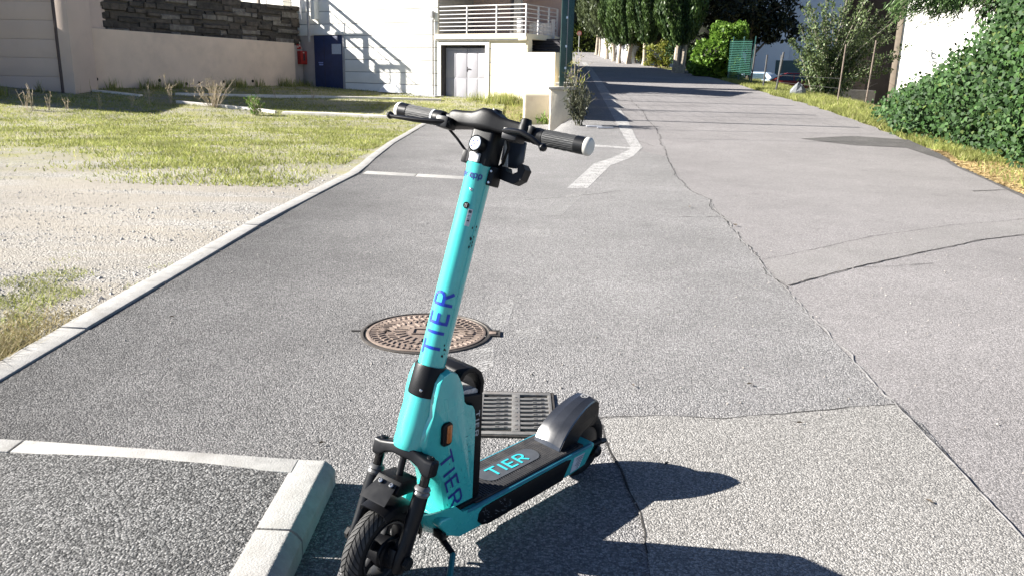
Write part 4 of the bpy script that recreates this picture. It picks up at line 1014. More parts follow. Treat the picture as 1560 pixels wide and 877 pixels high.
MB(G).prism([(uS0+.02, zlow_s-1), (uS1, zlow_s-1), (uS1, ztop_s(uS1)-.03), (uS0+.02, ztop_s(uS0)-.03)], dS-.5, dS-.10).obj('wall_core', mat('dark_mortar', (.07, .06, .05), .95, .3, 8), stone)
r = random.Random(17); nst = 0; z = zlow_s
rows = 8
for k in range(rows):
    u = uS0-.1*r.random()
    while u < uS1-.2:
        w = r.choice([.28, .4, .5, .62, .8, 1.05])*r.uniform(.85, 1.15); u2 = min(u+w, uS1); um = (u+u2)/2
        H = (ztop_s(um)-zlow_s)/rows; za = zlow_s+H*k+.05*math.sin(u*1.7+k*2)+r.uniform(-.03, .03); zc = za+H-.015+r.uniform(-.04, .03)
        nst += 1
        if nst < 290:
            j = lambda q: r.uniform(-q, q)
            a, b = u+.005, u2-.005
            secs = []
            for d, ins in ((dS-.12, 0), (dS-.05+j(.03), .01), (dS-.02+j(.035), .035)):
                secs.append([(a+ins+j(.02), d, za+ins+j(.015)), (b-ins+j(.02), d, za+ins+j(.015)), (b-ins+j(.02), d, zc-ins+j(.015)), (a+ins+j(.02), d, zc-ins+j(.015))])
            q = r.random(); MB(G).loft(secs).obj('stone', Mstone[0 if q < .5 else 1 if q < .82 else 2], stone, smooth=False)
        u = u2
terr = MB(G).prism([(.3, zlow_s-1.5), (uS1, zlow_s-1.5), (uS1, ztop_s(uS1)-.35), (.3, ztop_s(.3)-.35)], -6, dS-.45).obj('terrace', M_verge); terr['kind'] = 'structure'
# railing along the terrace edge: pale posts, top and lower rails, seen only at the top edge; it throws the striped shade on the facade
tra = empty('terrace_railing', 'pale metal railing along the top of the dark stone wall', 'railing')
def tz(u): return ztop_s(u)-.02
for dd, h0 in ((dS-.25, .0),):
    u = uS0+.15
    while u < uS1-1:
        MB(G).tube([(u, dd, tz(u)-.2), (u, dd, tz(u)+1.0)], .022, 8).obj('post', Mrail, tra); u += 1.25
    for k in range(6):
        h_ = .18+.16*k
        MB(G).tube([(uS0+.1, dd, tz(uS0)+h_), (uS1-1, dd, tz(uS1-1)+h_)], .011 if k < 5 else .024, 8).obj('rail', Mrail, tra)
# unseen frame added behind the railing to throw bar shadows on the facade
pf = empty('shadow_frame', 'unseen frame added on the terrace to cast bar shadows on the facade', 'frame')
Mtim = mat('grey_timber', (.25, .22, .19), .8, .2, 5)
dF = -1.7
for u in (1.3, 2.4, 3.4):
    zt_ = tz(u)+1.55-.25*(u-1.55)*0
    MB(G).box(u-.06, u+.06, dF-.06, dF+.06, tz(u)-.6, zt_).box(u-.06, u+.06, dF-1.35, dF-1.23, tz(u)-.6, zt_).box(u-.05, u+.05, dF-1.35, dF+.06, zt_-.002, zt_+.10).obj('trestle', Mtim, pf)
for dd in (dF, dF-1.29): MB(G)  .box(.4, 3.6, dd-.05, dd+.05, tz(2)+1.66, tz(2)+1.76).obj('beam', Mtim, pf)
# fire hose cabinet on the return wall
u0, z1 = gh(452.5, 78, -.72); u1, z0_ = gh(463.5, 98.5, -.72)
fh = empty('hose_cabinet', 'red fire hose cabinet on the wall beside the dark blue door', 'hose cabinet')
Mred = mat('red_cabinet_paint', (.40, .03, .022), .4, .1)
MB(G).box(min(u0, u1), max(u0, u1), -.72, -.52, z0_, z1).obj('box', Mred, fh, bevel=.02)
um = (u0+u1)/2; du = abs(u1-u0)
MB(G).box(um-.10*du-.0, um+.12*du, -.52, -.512, z0_+.28*(z1-z0_), z1-.22*(z1-z0_)).obj('window', Mdark, fh)
MB(G).box(um-.05*du, um+.17*du, -.52, -.512, z1-.16*(z1-z0_), z1-.08*(z1-z0_)).obj('label', Mwhite, fh)
u0, z1 = gh(452, 68, -.72); u1, z0_ = gh(458, 75.5, -.72)
sg = empty('fire_sign', 'small red and white fire sign above the red hose cabinet', 'sign')
MB(G).box(min(u0, u1), max(u0, u1), -.72, -.70, z0_, z1).obj('plate', Mred, sg)
ua, ub = min(u0, u1), max(u0, u1)
MB(G).box(ub-.32*(ub-ua), ub-.06*(ub-ua), -.70, -.695, z0_+.05, z1-.05).box(ua+.12*(ub-ua), ua+.5*(ub-ua), -.70, -.695, z0_+.10, z0_+.17).box(ua+.15*(ub-ua), ua+.4*(ub-ua), -.70, -.695, z0_+.22, z0_+.28).obj('pictogram', Mwhite, sg)
u0, z1 = gh(471, 79, -.72); MB(G).box(u0-.10, u0+.10, -.72, -.64, z1-.18, z1).obj('switch_box', Mdark, ret)

# ------------------------------------------------------------------ rendered building at the far left
lb = empty('rendered_building', 'pinkish rendered building with a dark drainpipe at the left edge', 'building')
LBP = at(107, 142); al = rad(-6)
lt = np.array([math.cos(al), math.sin(al)]); ln_ = np.array([math.sin(al), -math.cos(al)])
def LB(s, d, z): return (LBP[0]+lt[0]*s+ln_[0]*d, LBP[1]+lt[1]*s+ln_[1]*d, z)
def lh(px, py):
    h_ = plane_hit(px, py, LBP, np.array([ln_[0], ln_[1], 0])); return float((h_[0]-LBP[0])*lt[0]+(h_[1]-LBP[1])*lt[1]), float(h_[2])
Mlb = mat('dusty_pink_render', (.50, .40, .34), .9, .07, 2, bump=.004, bscale=25, dirt=.3, dirtc=(.3, .24, .2), dscale=1)
zL = LBP[2]-.6; rows_ = [zL]+[lh(60, y)[1] for y in (117, 88.5, 60, 31, 3)]
while rows_[-1] < 4.4: rows_.append(rows_[-1]+.75)
sL1 = lh(95, 100)[0]
MB(LB).box(-14, sL1, -3.2, -.06, zL, 5).obj('core_wall', Mlb, lb)
for a, b in zip(rows_[:-1], rows_[1:]): MB(LB).box(-14, sL1-.02, -.08, 0, a+.003, b-.003).obj('wall_board', Mlb, lb, bevel=.005)
sL2 = lh(118, 130)[0]
MB(LB).box(sL1+.05, sL2, -1, .12, zL, 5).obj('corner_pier', Mlb, lb, bevel=.015)
MB(LB).tube([(sL1+.0, .06, zL+.3), (sL1, .06, 4.9)], .075, 10).obj('drainpipe', mat('brown_drainpipe', (.05, .03, .028), .5), lb)
MB(LB).box(-14.5, sL2+.1, -3.4, .3, 5, 5.2).obj('roof', Mroof, lb)
shade_wing = at(60, 166)
MB(LB).box(-14, -3.4, .002, max(1.0, LBP[1]-shade_wing[1]-.2), zL, 4.2).obj('shade_wing', Mlb, lb)  # unseen wing added to throw shade on the ground before this building

# ------------------------------------------------------------------ corner by the road: block, pier, stepped wall, fence
Mlime = mat('weathered_plaster', (.58, .52, .41), .9, .1, 3, bump=.01, bscale=20, dirt=.6, dirtc=(.34, .27, .19), dscale=3)
bp = at(822, 187); 
sb_ = empty('stone_block', 'rounded weathered stone block beside the gate pier', 'stone block', tuple(bp))
m = MB(); hw, hh, hd = .46, .40, .25; m.box(-hw, hw, -hd, hd, -.1, .78)
blk = m.obj('block', Mlime, sb_, bevel=.085, segs=4)
pp = at(853, 190)
pier = empty('gate_pier', 'low cream plastered pier with stone cap carrying the green fence post', 'pier', tuple(pp))
MB().box(-.26, .26, -.24, .24, -.2, .82).obj('shaft', Mlime, pier, bevel=.02)
MB().box(-.32, .32, -.30, .30, .822, .895).obj('cap', mat('cap_stone', (.42, .39, .34), .9, .2, 12, bump=.01, bscale=30), pier, bevel=.02)
WD = np.array([.085, .996]); WD /= np.linalg.norm(WD)
sw = empty('stepped_wall', 'low plastered wall stepping up the slope behind the gate pier', 'wall')
for k in range(6):
    a = np.array(pp[:2])+WD*(.26+k*2.4); b = a+WD*2.38
    zt_ = max(gz(a[0]+.9, a[1]), gz(b[0]+.9, b[1]))+.60; n_ = np.array([WD[1], -WD[0]])*.12
    lo_ = zroad(a[1])-1.0
    MB().loft([[(a[0]+n_[0], a[1]+n_[1], lo_), (a[0]-n_[0], a[1]-n_[1], lo_), (a[0]-n_[0], a[1]-n_[1], zt_), (a[0]+n_[0], a[1]+n_[1], zt_)], [(b[0]+n_[0], b[1]+n_[1], lo_), (b[0]-n_[0], b[1]-n_[1], lo_), (b[0]-n_[0], b[1]-n_[1], zt_), (b[0]+n_[0], b[1]+n_[1], zt_)]]).obj('wall_step', Mlime, sw, bevel=.01)
    n2 = n_*1.35
    MB().loft([[(a[0]+n2[0], a[1]+n2[1], zt_), (a[0]-n2[0], a[1]-n2[1], zt_), (a[0]-n2[0], a[1]-n2[1], zt_+.06), (a[0]+n2[0], a[1]+n2[1], zt_+.06)], [(b[0]+n2[0], b[1]+n2[1], zt_), (b[0]-n2[0], b[1]-n2[1], zt_), (b[0]-n2[0], b[1]-n2[1], zt_+.06), (b[0]+n2[0], b[1]+n2[1], zt_+.06)]]).obj('coping', bpy.data.materials['cap_stone'], sw, bevel=.008)
fe = empty('mesh_fence', 'tall dark green metal mesh fence seen end on above the gate pier', 'fence')
Mgreen = mat('dark_green_metal', (.012, .052, .045), .35, .2, 6, spec=.6)
for k in range(5):
    a = np.array(pp[:2])+WD*(.02+k*2.4); z0_ = pp[2]+.85 if k == 0 else zroad(a[1])+.5
    MB().box(a[0]-.055, a[0]+.055, a[1]-.045, a[1]+.045, z0_, z0_+3.1).obj('fence_post', Mgreen, fe, bevel=.006)
    if k == 0:
        MB().box(a[0]+.09, a[0]+.105, a[1]+.0, a[1]+.03, z0_+.1, z0_+3.0).obj('fence_bracket', Mpipe, fe)
        for zz in (.45, .95, 1.6, 2.3): MB().box(a[0]+.05, a[0]+.10, a[1]-.03, a[1]+.03, z0_+zz, z0_+zz+.05).obj('clip', Msilver, fe)
    if k < 4:
        b = a+WD*2.4; w_ = MB()
        for i in range(48):
            q = a+(b-a)*(i+.5)/48; w_.box(q[0]-.0013, q[0]+.0013, q[1]-.0013, q[1]+.0013, z0_+.05, z0_+3.0)
        for i in range(16):
            zz = z0_+.08+i*.194; w_.loft([[(a[0]-.0013, a[1], zz), (a[0]+.0013, a[1], zz), (a[0]+.0013, a[1], zz+.0026), (a[0]-.0013, a[1], zz+.0026)], [(b[0]-.0013, b[1], zz), (b[0]+.0013, b[1], zz), (b[0]+.0013, b[1], zz+.0026), (b[0]-.0013, b[1], zz+.0026)]])
        w_.obj('wire_panel', Mgreen, fe, smooth=False)
pb = at(814, 149); pt = atY(825, 0, pb[1]); q = np.array(pt)-np.array(pb)
gp = empty('sign_pole', 'thin grey galvanised pole leaning slightly before the cream wall', 'pole', tuple(pb))
Mgalv = mat('galvanised', (.34, .33, .31), .45, .2, 8, metal=.4)
MB().tube([(0, 0, -.2), tuple(q*1.35)], .032, 10).obj('tube', Mgalv, gp)
MB().tube([tuple(q*.72-np.array([.0, 0, .03])), tuple(q*.72+np.array([.0, 0, .05]))], .045, 10).obj('clamp', Mgalv, gp)
MB().box(-.16, -.03, -.03, .03, q[2]*.74-.03, q[2]*.74+.02).obj('bracket', Mgalv, gp)
# white slatted gate and dark timber steps right of the balcony
wg = empty('slatted_gate', 'white slatted gate right of the balcony railing', 'gate')
g0, gz1 = fs(806, 36, -1.6); g1, gz0 = fs(845, 60, -1.6)
for k in range(7):
    a = lerp(g0, g1, k/7); b = lerp(g0, g1, (k+1)/7)-.015
    MB(F).box(a, b, -1.63, -1.6, gz0, gz1+(.12 if k == 6 else 0)).obj('slat', Mrail, wg, bevel=.004)
MB(F).box(g0, g1, -1.66, -1.632, gz0+.1, gz0+.16).box(g0, g1, -1.66, -1.632, gz1-.2, gz1-.14).obj('cross_bar', Mrail, wg)
ds = empty('timber_stack', 'dark timber boards stacked below the white slatted gate', 'timber')
for k in range(5):
    a, z1 = fs(806, 60+k*4.2, -1.0-.06*(4-k)); b, z0_ = fs(848, 63.6+k*4.2, -1.0-.06*(4-k))
    MB(F).box(a, b+.3, -1.5, -1.0-.06*(4-k), z0_, z1).obj('board', Mdark, ds, bevel=.006)
sh = empty('shutter_wall', 'dark brown boarded shed wall behind the white slatted gate', 'shed')
a, z1 = fs(800, -30, -3.2); b, z0_ = fs(850, 60, -3.2)
for k in range(9):
    q0 = lerp(a, b, k/9); q1 = lerp(a, b, (k+1)/9)-.02
    MB(F).box(q0, q1, -3.35, -3.2-.03*(k % 2), z0_-1, z1+1.2).obj('board', mat('shed_board', (.055, .042, .04), .8, .3, 5) if k == 0 else bpy.data.materials['shed_board'], sh, bevel=.005)

# neighbouring house left of the road further up; its roof throws the broad shade over the road
nh = empty('neighbour_house', 'tall plain house left of the road behind the fence', 'house')
NH = (-7.5, 1.3, 35.5, 55.0, zroad(42)-1, zroad(42)+4.5)
MB().box(*NH).obj('wall', Mwhitew, nh)
MB().box(NH[0]-.3, NH[1]+.3, NH[2]-.3, NH[3]+.3, NH[5], NH[5]+.3).obj('roof', Mroof, nh)
for k in range(2): MB().box(NH[1], NH[1]+.04, 41+k*2.5, 42+k*2.5, NH[5]-2.2, NH[5]-.9).obj('window', Mdark, nh)
uh = empty('upper_house', 'pale house high up behind the terrace railing and the stone wall', 'house')
MB(G).box(-14, -2.2, -15, -4.2, zlow_s-1, 8.5).obj('wall', Mwhitew, uh)
MB(G).box(-14.3, -1.9, -15.3, -3.9, 8.5, 8.8).obj('roof', Mroof, uh)
for k in range(3): MB(G).box(-2.2, -2.15, -7.2-k*2.4, -6.2-k*2.4, 4.6, 5.9).obj('window', Mdark, uh)
# overhead cables
for k, (yy, zz) in enumerate(((17.9, 6.2), (19.2, 6.5), (21.9, 6.8), (24.4, 7.0))):
    c = MB().tube([(x, yy+.02*x, zz+.9*((x+2)/22)**2) for x in np.linspace(-26, 24, 26)], .013, 6).obj('overhead_cable', Mblk)
    tag(c, ['nearest and lowest black overhead cable crossing above the road', 'second nearest black overhead cable crossing above the road', 'third nearest black overhead cable crossing above the road', 'farthest and highest black overhead cable crossing above the road'][k], 'cable', 'overhead cables across the road')
# pale concrete strips in the grass of the lot
def lot_strip(pts, h, w): 
    P = [at(*q) for q in pts]; secs = []
    for i, p in enumerate(P):
        secs.append([(p[0], p[1]-w, p[2]-.1), (p[0], p[1]+w, p[2]-.1), (p[0], p[1]+w, p[2]+h), (p[0], p[1]-w, p[2]+h)])
    return MB().loft(secs).obj('concrete_strip', mat('pale_concrete', (.62, .58, .52), .9, .15, 6) if 'pale_concrete' not in bpy.data.materials else bpy.data.materials['pale_concrete'], kind='structure', bevel=.01)
lot_strip([(432, 174), (500, 176), (560, 179), (655, 183)], .07, .16)
lot_strip([(270, 157), (330, 163), (385, 168), (420, 173)], .07, .10)
lot_strip([(270, 145), (360, 147), (470, 149), (600, 152), (672, 154)], .07, .16)
lot_strip([(125, 138), (160, 141), (215, 147)], .05, .12)
# ------------------------------------------------------------------ buildings beyond the right verge
Mware = mat('pale_blue_cladding', (.62, .66, .70), .6, .04, .6, bump=.002, bscale=8)
wh = empty('warehouse', 'large plain grey blue warehouse beyond the parked cars', 'building')
A_ = atY(1120, 120, 62); zg = .3
an = rad(5); wt = np.array([math.cos(an), math.sin(an)]); wn = np.array([math.sin(an), -math.cos(an)])
def WH(s, d, z): return (A_[0]+wt[0]*s+wn[0]*d, A_[1]+wt[1]*s+wn[1]*d, z)
zb1 = atY(1200, 42, 62)[2]; 
for k in range(8):
    MB(WH).box(-8+k*4.0, -8+k*4.0+3.985, -.3, 0, zg-1, zb1-.03).obj('lower_panel', Mware, wh, bevel=.01)
    MB(WH).box(-8+k*4.0, -8+k*4.0+3.985, -.3, .12, zb1+.03, zb1+6).obj('upper_panel', mat('grey_blue_cladding', (.46, .52, .62), .55, .04, .6) if 'grey_blue_cladding' not in bpy.data.materials else bpy.data.materials['grey_blue_cladding'], wh, bevel=.01)
MB(WH).box(-8, 24, -12, -.31, zg-1, zb1+5.9).obj('core', Mgreyc, wh)
d0 = atY(1155, 105, 62); MB(WH).box(3.0, 5.0, -.05, .02, zg, zg+2.6).obj('loading_door', mat('dark_teal_door', (.03, .08, .085), .5), wh)
# white shed at the right: lit white wall and a deep dark bay
shd = empty('white_shed', 'bright white walled shed with a deep dark open bay behind the ivy', 'building')
W0 = atY(1366, 112, 31); aw = rad(-38); st_ = np.array([math.cos(aw), math.sin(aw)]); sn = np.array([math.sin(aw), -math.cos(aw)])
def SH(s, d, z): return (W0[0]+st_[0]*s+sn[0]*d, W0[1]+st_[1]*s+sn[1]*d, z)
MB(SH).box(0, 9, -.3, 0, -.5, 8).obj('white_wall', Mwhitew, shd)
MB(SH).box(-.20, -.005, -.35, .05, -.5, 8).obj('corner_post', mat('brown_post', (.16, .13, .10), .8, .2, 5), shd, bevel=.01)
Mblackw = mat('dark_bay_shade', (.035, .03, .028), .9, .3, 2)  # near-black colour paints the shade inside the open bay
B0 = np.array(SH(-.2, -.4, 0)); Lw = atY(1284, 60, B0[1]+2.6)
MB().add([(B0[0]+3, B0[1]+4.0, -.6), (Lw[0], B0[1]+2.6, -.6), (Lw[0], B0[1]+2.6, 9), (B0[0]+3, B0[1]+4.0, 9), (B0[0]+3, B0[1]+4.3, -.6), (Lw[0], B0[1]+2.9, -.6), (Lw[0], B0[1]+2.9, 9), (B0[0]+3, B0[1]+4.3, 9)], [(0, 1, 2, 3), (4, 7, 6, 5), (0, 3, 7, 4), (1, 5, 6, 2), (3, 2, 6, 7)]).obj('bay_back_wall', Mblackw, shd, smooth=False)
MB().box(Lw[0]-.4, B0[0]+2, B0[1]+.2, B0[1]+2.5, 4.6, 4.9).obj('bay_shade_canopy', Mblackw, shd)  # unseen canopy added overhead to keep skylight off the bay
MB(SH).box(.3, 9, -6, -.31, -.5, 7.8).obj('core', Mgreyc, shd)
zc_ = atY(1320, 77, B0[1]+3.9)[2]
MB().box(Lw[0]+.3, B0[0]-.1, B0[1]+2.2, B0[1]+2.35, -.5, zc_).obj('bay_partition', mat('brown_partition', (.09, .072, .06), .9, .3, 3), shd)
zc2 = atY(1320, 138, B0[1]+1)[2]
MB().box(B0[0]-3.2, B0[0]-.2, B0[1]+.9, B0[1]+1.5, -.5, zc2).obj('bay_kerb', Mkerb_ if False else M_kerb, shd)

# ------------------------------------------------------------------ parked cars in the far yard
def car(name, label, loc, rz, paintm, L=4.1):
    c = empty(name, label, 'car', loc, 'cars parked in the yard', (0, 0, rz))
    Mg = bpy.data.materials.get('car_glass') or mat('car_glass', (.03, .05, .06), .08, .2, spec=1)
    bodyp = [(-2.02, .28), (-2.05, .55), (-1.98, .86), (-1.75, .95), (-.2, .98), (1.05, .93), (1.75, .80), (2.0, .66), (2.05, .42), (2.0, .28)]
    secs = []
    for y, k in ((-.84, .93), (-.80, 1), (.80, 1), (.84, .93)): secs.append([(x*(.98 if k < 1 else 1), y, .6+(z-.6)*k) for x, z in bodyp])
    MB().loft(secs).obj('body', paintm, c, bevel=.03)
    secs = []
    for z, x0, x1, hw in ((.94, -1.85, 1.05, .78), (1.2, -1.65, .62, .70), (1.40, -1.35, .22, .60), (1.46, -1.15, .02, .52)): secs.append([(x0, -hw, z), (x1, -hw, z), (x1, hw, z), (x0, hw, z)])
    MB().loft(secs).obj('cabin', paintm, c, bevel=.03)
    for s_ in (-1, 1):
        MB().loft([[(-1.45, s_*.775, .99), (-.35, s_*.775, .99), (-.35, s_*.79, .99), (-1.45, s_*.79, .99)], [(-1.15, s_*.615, 1.37), (-.35, s_*.615, 1.37), (-.35, s_*.645, 1.37), (-1.15, s_*.645, 1.37)]]).obj('side_window', Mg, c)
        MB().loft([[(-.28, s_*.775, .99), (.85, s_*.775, .99), (.85, s_*.79, .99), (-.28, s_*.79, .99)], [(-.28, s_*.615, 1.37), (.22, s_*.615, 1.37), (.22, s_*.645, 1.37), (-.28, s_*.645, 1.37)]]).obj('side_window', Mg, c)
        for x in (-1.28, 1.28):
            w_ = MB().lathe([(-.1, .0001), (-.1, .27), (-.07, .31), (.07, .31), (.1, .27), (.1, .0001)], (x, s_*.76, .31), (0, 1, 0), 24).obj('wheel', Mrub, c)
            MB().lathe([(0, .0001), (0, .19), (.115, .18), (.115, .0001)], (x, s_*.75, .31), (0, s_, 0), 12).obj('rim', Msilver, w_)
        MB().box(1.86, 2.04, s_*.62-.16, s_*.62+.16, .60, .74).obj('headlight', Mglass, c, bevel=.02)
    MB().loft([[(1.06, -.70, .975), (1.06, .70, .975), (1.08, .70, .99), (1.08, -.70, .99)], [(.27, -.56, 1.385), (.27, .56, 1.385), (.29, .56, 1.40), (.29, -.56, 1.40)]]).obj('windscreen', Mg, c)
    return c
pc = atY(1196, 141, 52)
car('parked_car', 'red car parked in the yard behind the thin fence posts', (pc[0], 52, .45), rad(172), mat('red_car_paint', (.24, .025, .018), .25, .05, coat=.8))
pc = atY(1150, 130, 56)
car('parked_car', 'pale blue van like car parked beside the red car', (pc[0], 57, .5), rad(140), mat('pale_blue_car_paint', (.45, .55, .66), .25, .05, coat=.8))

# ------------------------------------------------------------------ foliage 
def leaf_quads(C, U, V):
    """diamond leaves: centres C, half length vectors U, half width vectors V"""
    n = len(C); out = np.empty((n, 4, 3)); out[:, 0] = C-U; out[:, 1] = C+V-.15*U; out[:, 2] = C+U; out[:, 3] = C-V-.15*U
    return out.reshape(-1, 3)
def unit(n, g=rng):
    v = g.normal(size=(n, 3)); return v/np.linalg.norm(v, axis=1, keepdims=True)
def lump(d, seed, k=6, amp=.35):
    """smooth bumps over directions d"""
    g = np.random.default_rng(seed); c = unit(k*4, g); w = g.uniform(-1, 1, k*4)
    return 1+amp*np.clip((np.exp((d@c.T-1)*9)*w).sum(1), -1, 1)
def cloud(n, center, radii, size, seed, name, m, parent=None, up=.2, shell=.62, aspect=.45, clumps=0, droop=0, kind=None, cut=None, lumpamp=.3):
    g = np.random.default_rng(seed)
    d = unit(n, g); r = shell+(1-shell)*g.random(n)**.6; r *= lump(d, seed+1, amp=lumpamp)
    P = d*r[:, None]*np.array(radii)
    if clumps:
        cc = unit(clumps, g)*(g.uniform(.45, 1.0, clumps)*lump(unit(clumps, g), seed, amp=.15))[:, None]*np.array(radii); i = g.integers(0, clumps, n)
        P = cc[i]+g.normal(size=(n, 3))*np.array(radii)*.13
    if cut is not None:
        k = cut(P+np.array(center)); P = P[k]; d = d[k]; n = len(P)
    u = unit(n, g)*.8+d*.5+np.array([0, 0, up-droop]); u /= np.linalg.norm(u, axis=1, keepdims=True)
    nn = unit(n, g); v = np.cross(u, nn); v /= np.linalg.norm(v, axis=1, keepdims=True)+1e-9
    s = size*g.uniform(.6, 1.3, n)[:, None]
    return np_mesh(name, leaf_quads(P+np.array(center), u*s, v*s*aspect), n, m, parent, g.random(n), kind)
Lcyp = leafmat('cypress_leaf', (.018, .04, .014), (.07, .115, .03), .15)
Lcyp2 = leafmat('dark_cypress_leaf', (.022, .034, .018), (.075, .095, .04), .15)
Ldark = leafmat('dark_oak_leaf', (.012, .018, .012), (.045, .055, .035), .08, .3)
Lbright = leafmat('bright_ivy_leaf', (.07, .15, .018), (.17, .28, .045), .35)
Livy = leafmat('ivy_leaf', (.012, .034, .009), (.044, .095, .022), .10, .6, c3=(.07, .10, .022))
Lshrub = leafmat('grey_green_leaf', (.045, .075, .025), (.14, .18, .075), .25)
Lyel = leafmat('yellow_green_leaf', (.10, .14, .02), (.28, .27, .06), .35)
Lfeather = leafmat('feathery_green_leaf', (.05, .10, .03), (.13, .20, .075), .35)
Lhedge = leafmat('hedge_leaf', (.05, .08, .015), (.16, .19, .05), .3)
Lcore = mat('foliage_shade', (.012, .014, .008), .95, .4, 6)  # near-black solid cores paint the shade inside crowns and hedges
Mbark = mat('pale_bark', (.33, .28, .22), .9, .3, 9, bump=.02, bscale=30)
Mbark2 = mat('dark_bark', (.09, .075, .06), .9, .3, 9, bump=.02, bscale=30)

def cypress(n, H, R, th, seed, lm):
    """crown of upright sprays on a flame shaped volume, base at z = th"""
    g = np.random.default_rng(seed)
    t = g.random(n)**1.15; a = g.uniform(0, 2*math.pi, n)
    prof_ = np.interp(t, [0, .06, .2, .45, .8, 1], [.30, .62, .95, 1., .62, .06])
    fl_ = 1+.13*np.sin(a*5+seed+t*5)+.10*np.sin(a*11+t*9+seed*2)+.08*np.sin(a*3-t*14)
    rr_ = R*prof_*fl_*(.66+.40*g.random(n)**.7)
    P = np.stack([rr_*np.cos(a), rr_*np.sin(a), th+t*(H-th)+g.normal(size=n)*.1], 1)
    u = np.stack([.33*np.cos(a), .33*np.sin(a), np.ones(n)*.9], 1)+g.normal(size=(n, 3))*.26; u /= np.linalg.norm(u, axis=1, keepdims=True)
    nn = np.stack([np.cos(a), np.sin(a), np.zeros(n)], 1)+g.normal(size=(n, 3))*.7; v = np.cross(u, nn); v /= np.linalg.norm(v, axis=1, keepdims=True)
    s = g.uniform(.07, .15, n)[:, None]
    return leaf_quads(P, u*s, v*s*.36), n, np.clip(.5+.35*np.sin(a*5+seed+t*5)+g.normal(size=n)*.2, 0, 1)
def trunk_mesh(name, H, r, m, parent, seed, stems=1, lean=.08, spread=.25):
    rr_ = random.Random(seed); mb = MB()
    for k in range(stems):
        x0, y0 = (rr_.uniform(-spread, spread), rr_.uniform(-spread*.6, spread*.6)) if stems > 1 else (0, 0); dx, dy = rr_.uniform(-lean, lean), rr_.uniform(-lean, lean)
        rk_ = r*(rr_.uniform(.6, 1) if stems > 1 else 1)
        path = [(x0+dx*h*H+.04*math.sin(h*7+k), y0+dy*h*H, -.3+h*(H+.3)) for h in np.linspace(0, 1, 9)]
        mb.tube(path, [rk_*(1.7-1.0*min(1, h*3)) if h < .34 else rk_*lerp(.9, .45, (h-.34)/.66) for h in np.linspace(0, 1, 9)], 9)
    return mb.obj(name, m, parent)
CYP = []
for i, (n, H, R, th, lm) in enumerate(((26000, 9.5, 1.35, 1.7, Lcyp), (20000, 9, 1.05, 1.5, Lcyp), (22000, 8.5, 1.5, 1.6, Lcyp2))):
    V, k, rn = cypress(n, H, R, th, 31+i, lm); CYP.append((V, k, rn, H, R, th, lm))
lab = {0: 'tall dark green cypress with pale fluted trunk nearest along the road edge', }
rowp = [((1033, 112), 0, 1.0, 'tall cypress with a pale fluted trunk, nearest in the roadside row', 3),
        ((983, 100), 1, 1.15, 'twin trunked cypress second in the roadside row', 2), ((957, 98), 1, 1.05, 'bushy cypress with twin trunks third in the roadside row', 2),
        ((943, 97), 1, 1.0, 'slim leaning cypress fourth in the roadside row', 1), ((934, 94), 1, 1.05, 'slim dark cypress fifth in the roadside row', 1),
        ((924, 90.5), 2, 1.15, 'broad grey green cypress sixth in the roadside row', 1), ((914, 86), 2, 1.25, 'pale trunked cypress seventh in the roadside row', 2), ((909, 84), 2, 1.3, 'rearmost broad cypress at the far end of the roadside row', 2)]
cache = {}
for q, ci, sc, lb_, stems in rowp:
    p = at(*q); V, k, rn, H, R, th, lm = CYP[ci]
    t_ = empty('cypress_tree', lb_, 'tree', tuple(p), 'cypresses along the right of the road', (0, 0, random.uniform(0, 6)))
    t_.scale = (sc, sc, sc)
    if ci not in cache:
        o = np_mesh('crown', V, k, lm, t_, rn)
        c_ = MB().lathe([(th+.25, .0001), (th+.5, R*.4), (th+(H-th)*.25, R*.66), (H*.55, R*.62), (H*.9, R*.2), (H*.95, .0001)], (0, 0, 0), (0, 0, 1), 14).obj('shade_core', Lcore, t_)
        cache[ci] = (o, c_)
    else:
        inst(cache[ci][0], 'crown', t_); inst(cache[ci][1], 'shade_core', t_)
    trunk_mesh('trunk', th+1.2, (.20 if ci == 0 else .13), Mbark, t_, hash(q) % 99, stems, .05, .22 if ci == 0 else .16)
# dark broadleaf tree behind the bright bush
p = at_x(1140, 100, 49)
dt = empty('dark_tree', 'wide dark leaved tree in deep shade behind the bright green bush', 'tree', tuple(p))
cz = atY(1165, 25, p[1])
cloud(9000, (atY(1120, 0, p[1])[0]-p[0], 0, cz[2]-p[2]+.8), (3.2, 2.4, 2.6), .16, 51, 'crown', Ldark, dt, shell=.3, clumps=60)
cloud(2600, (atY(1178, 40, p[1])[0]-p[0], -.3, atY(1178, 45, p[1])[2]-p[2]), (1.5, 1.0, 1.0), .13, 52, 'low_branch', Ldark, dt, shell=.3, clumps=26)
trunk_mesh('trunk', 3.2, .2, Mbark2, dt, 5)
mb = MB()
for k in range(7):
    a = k*.9; mb.tube([(0, 0, 1.6+k*.2), (.9*math.cos(a), .8*math.sin(a), 2.6+k*.25), (2.3*math.cos(a), 1.5*math.sin(a), 3.4+k*.2)], [.09, .06, .02], 6)
mb.obj('branches', Mbark2, dt)
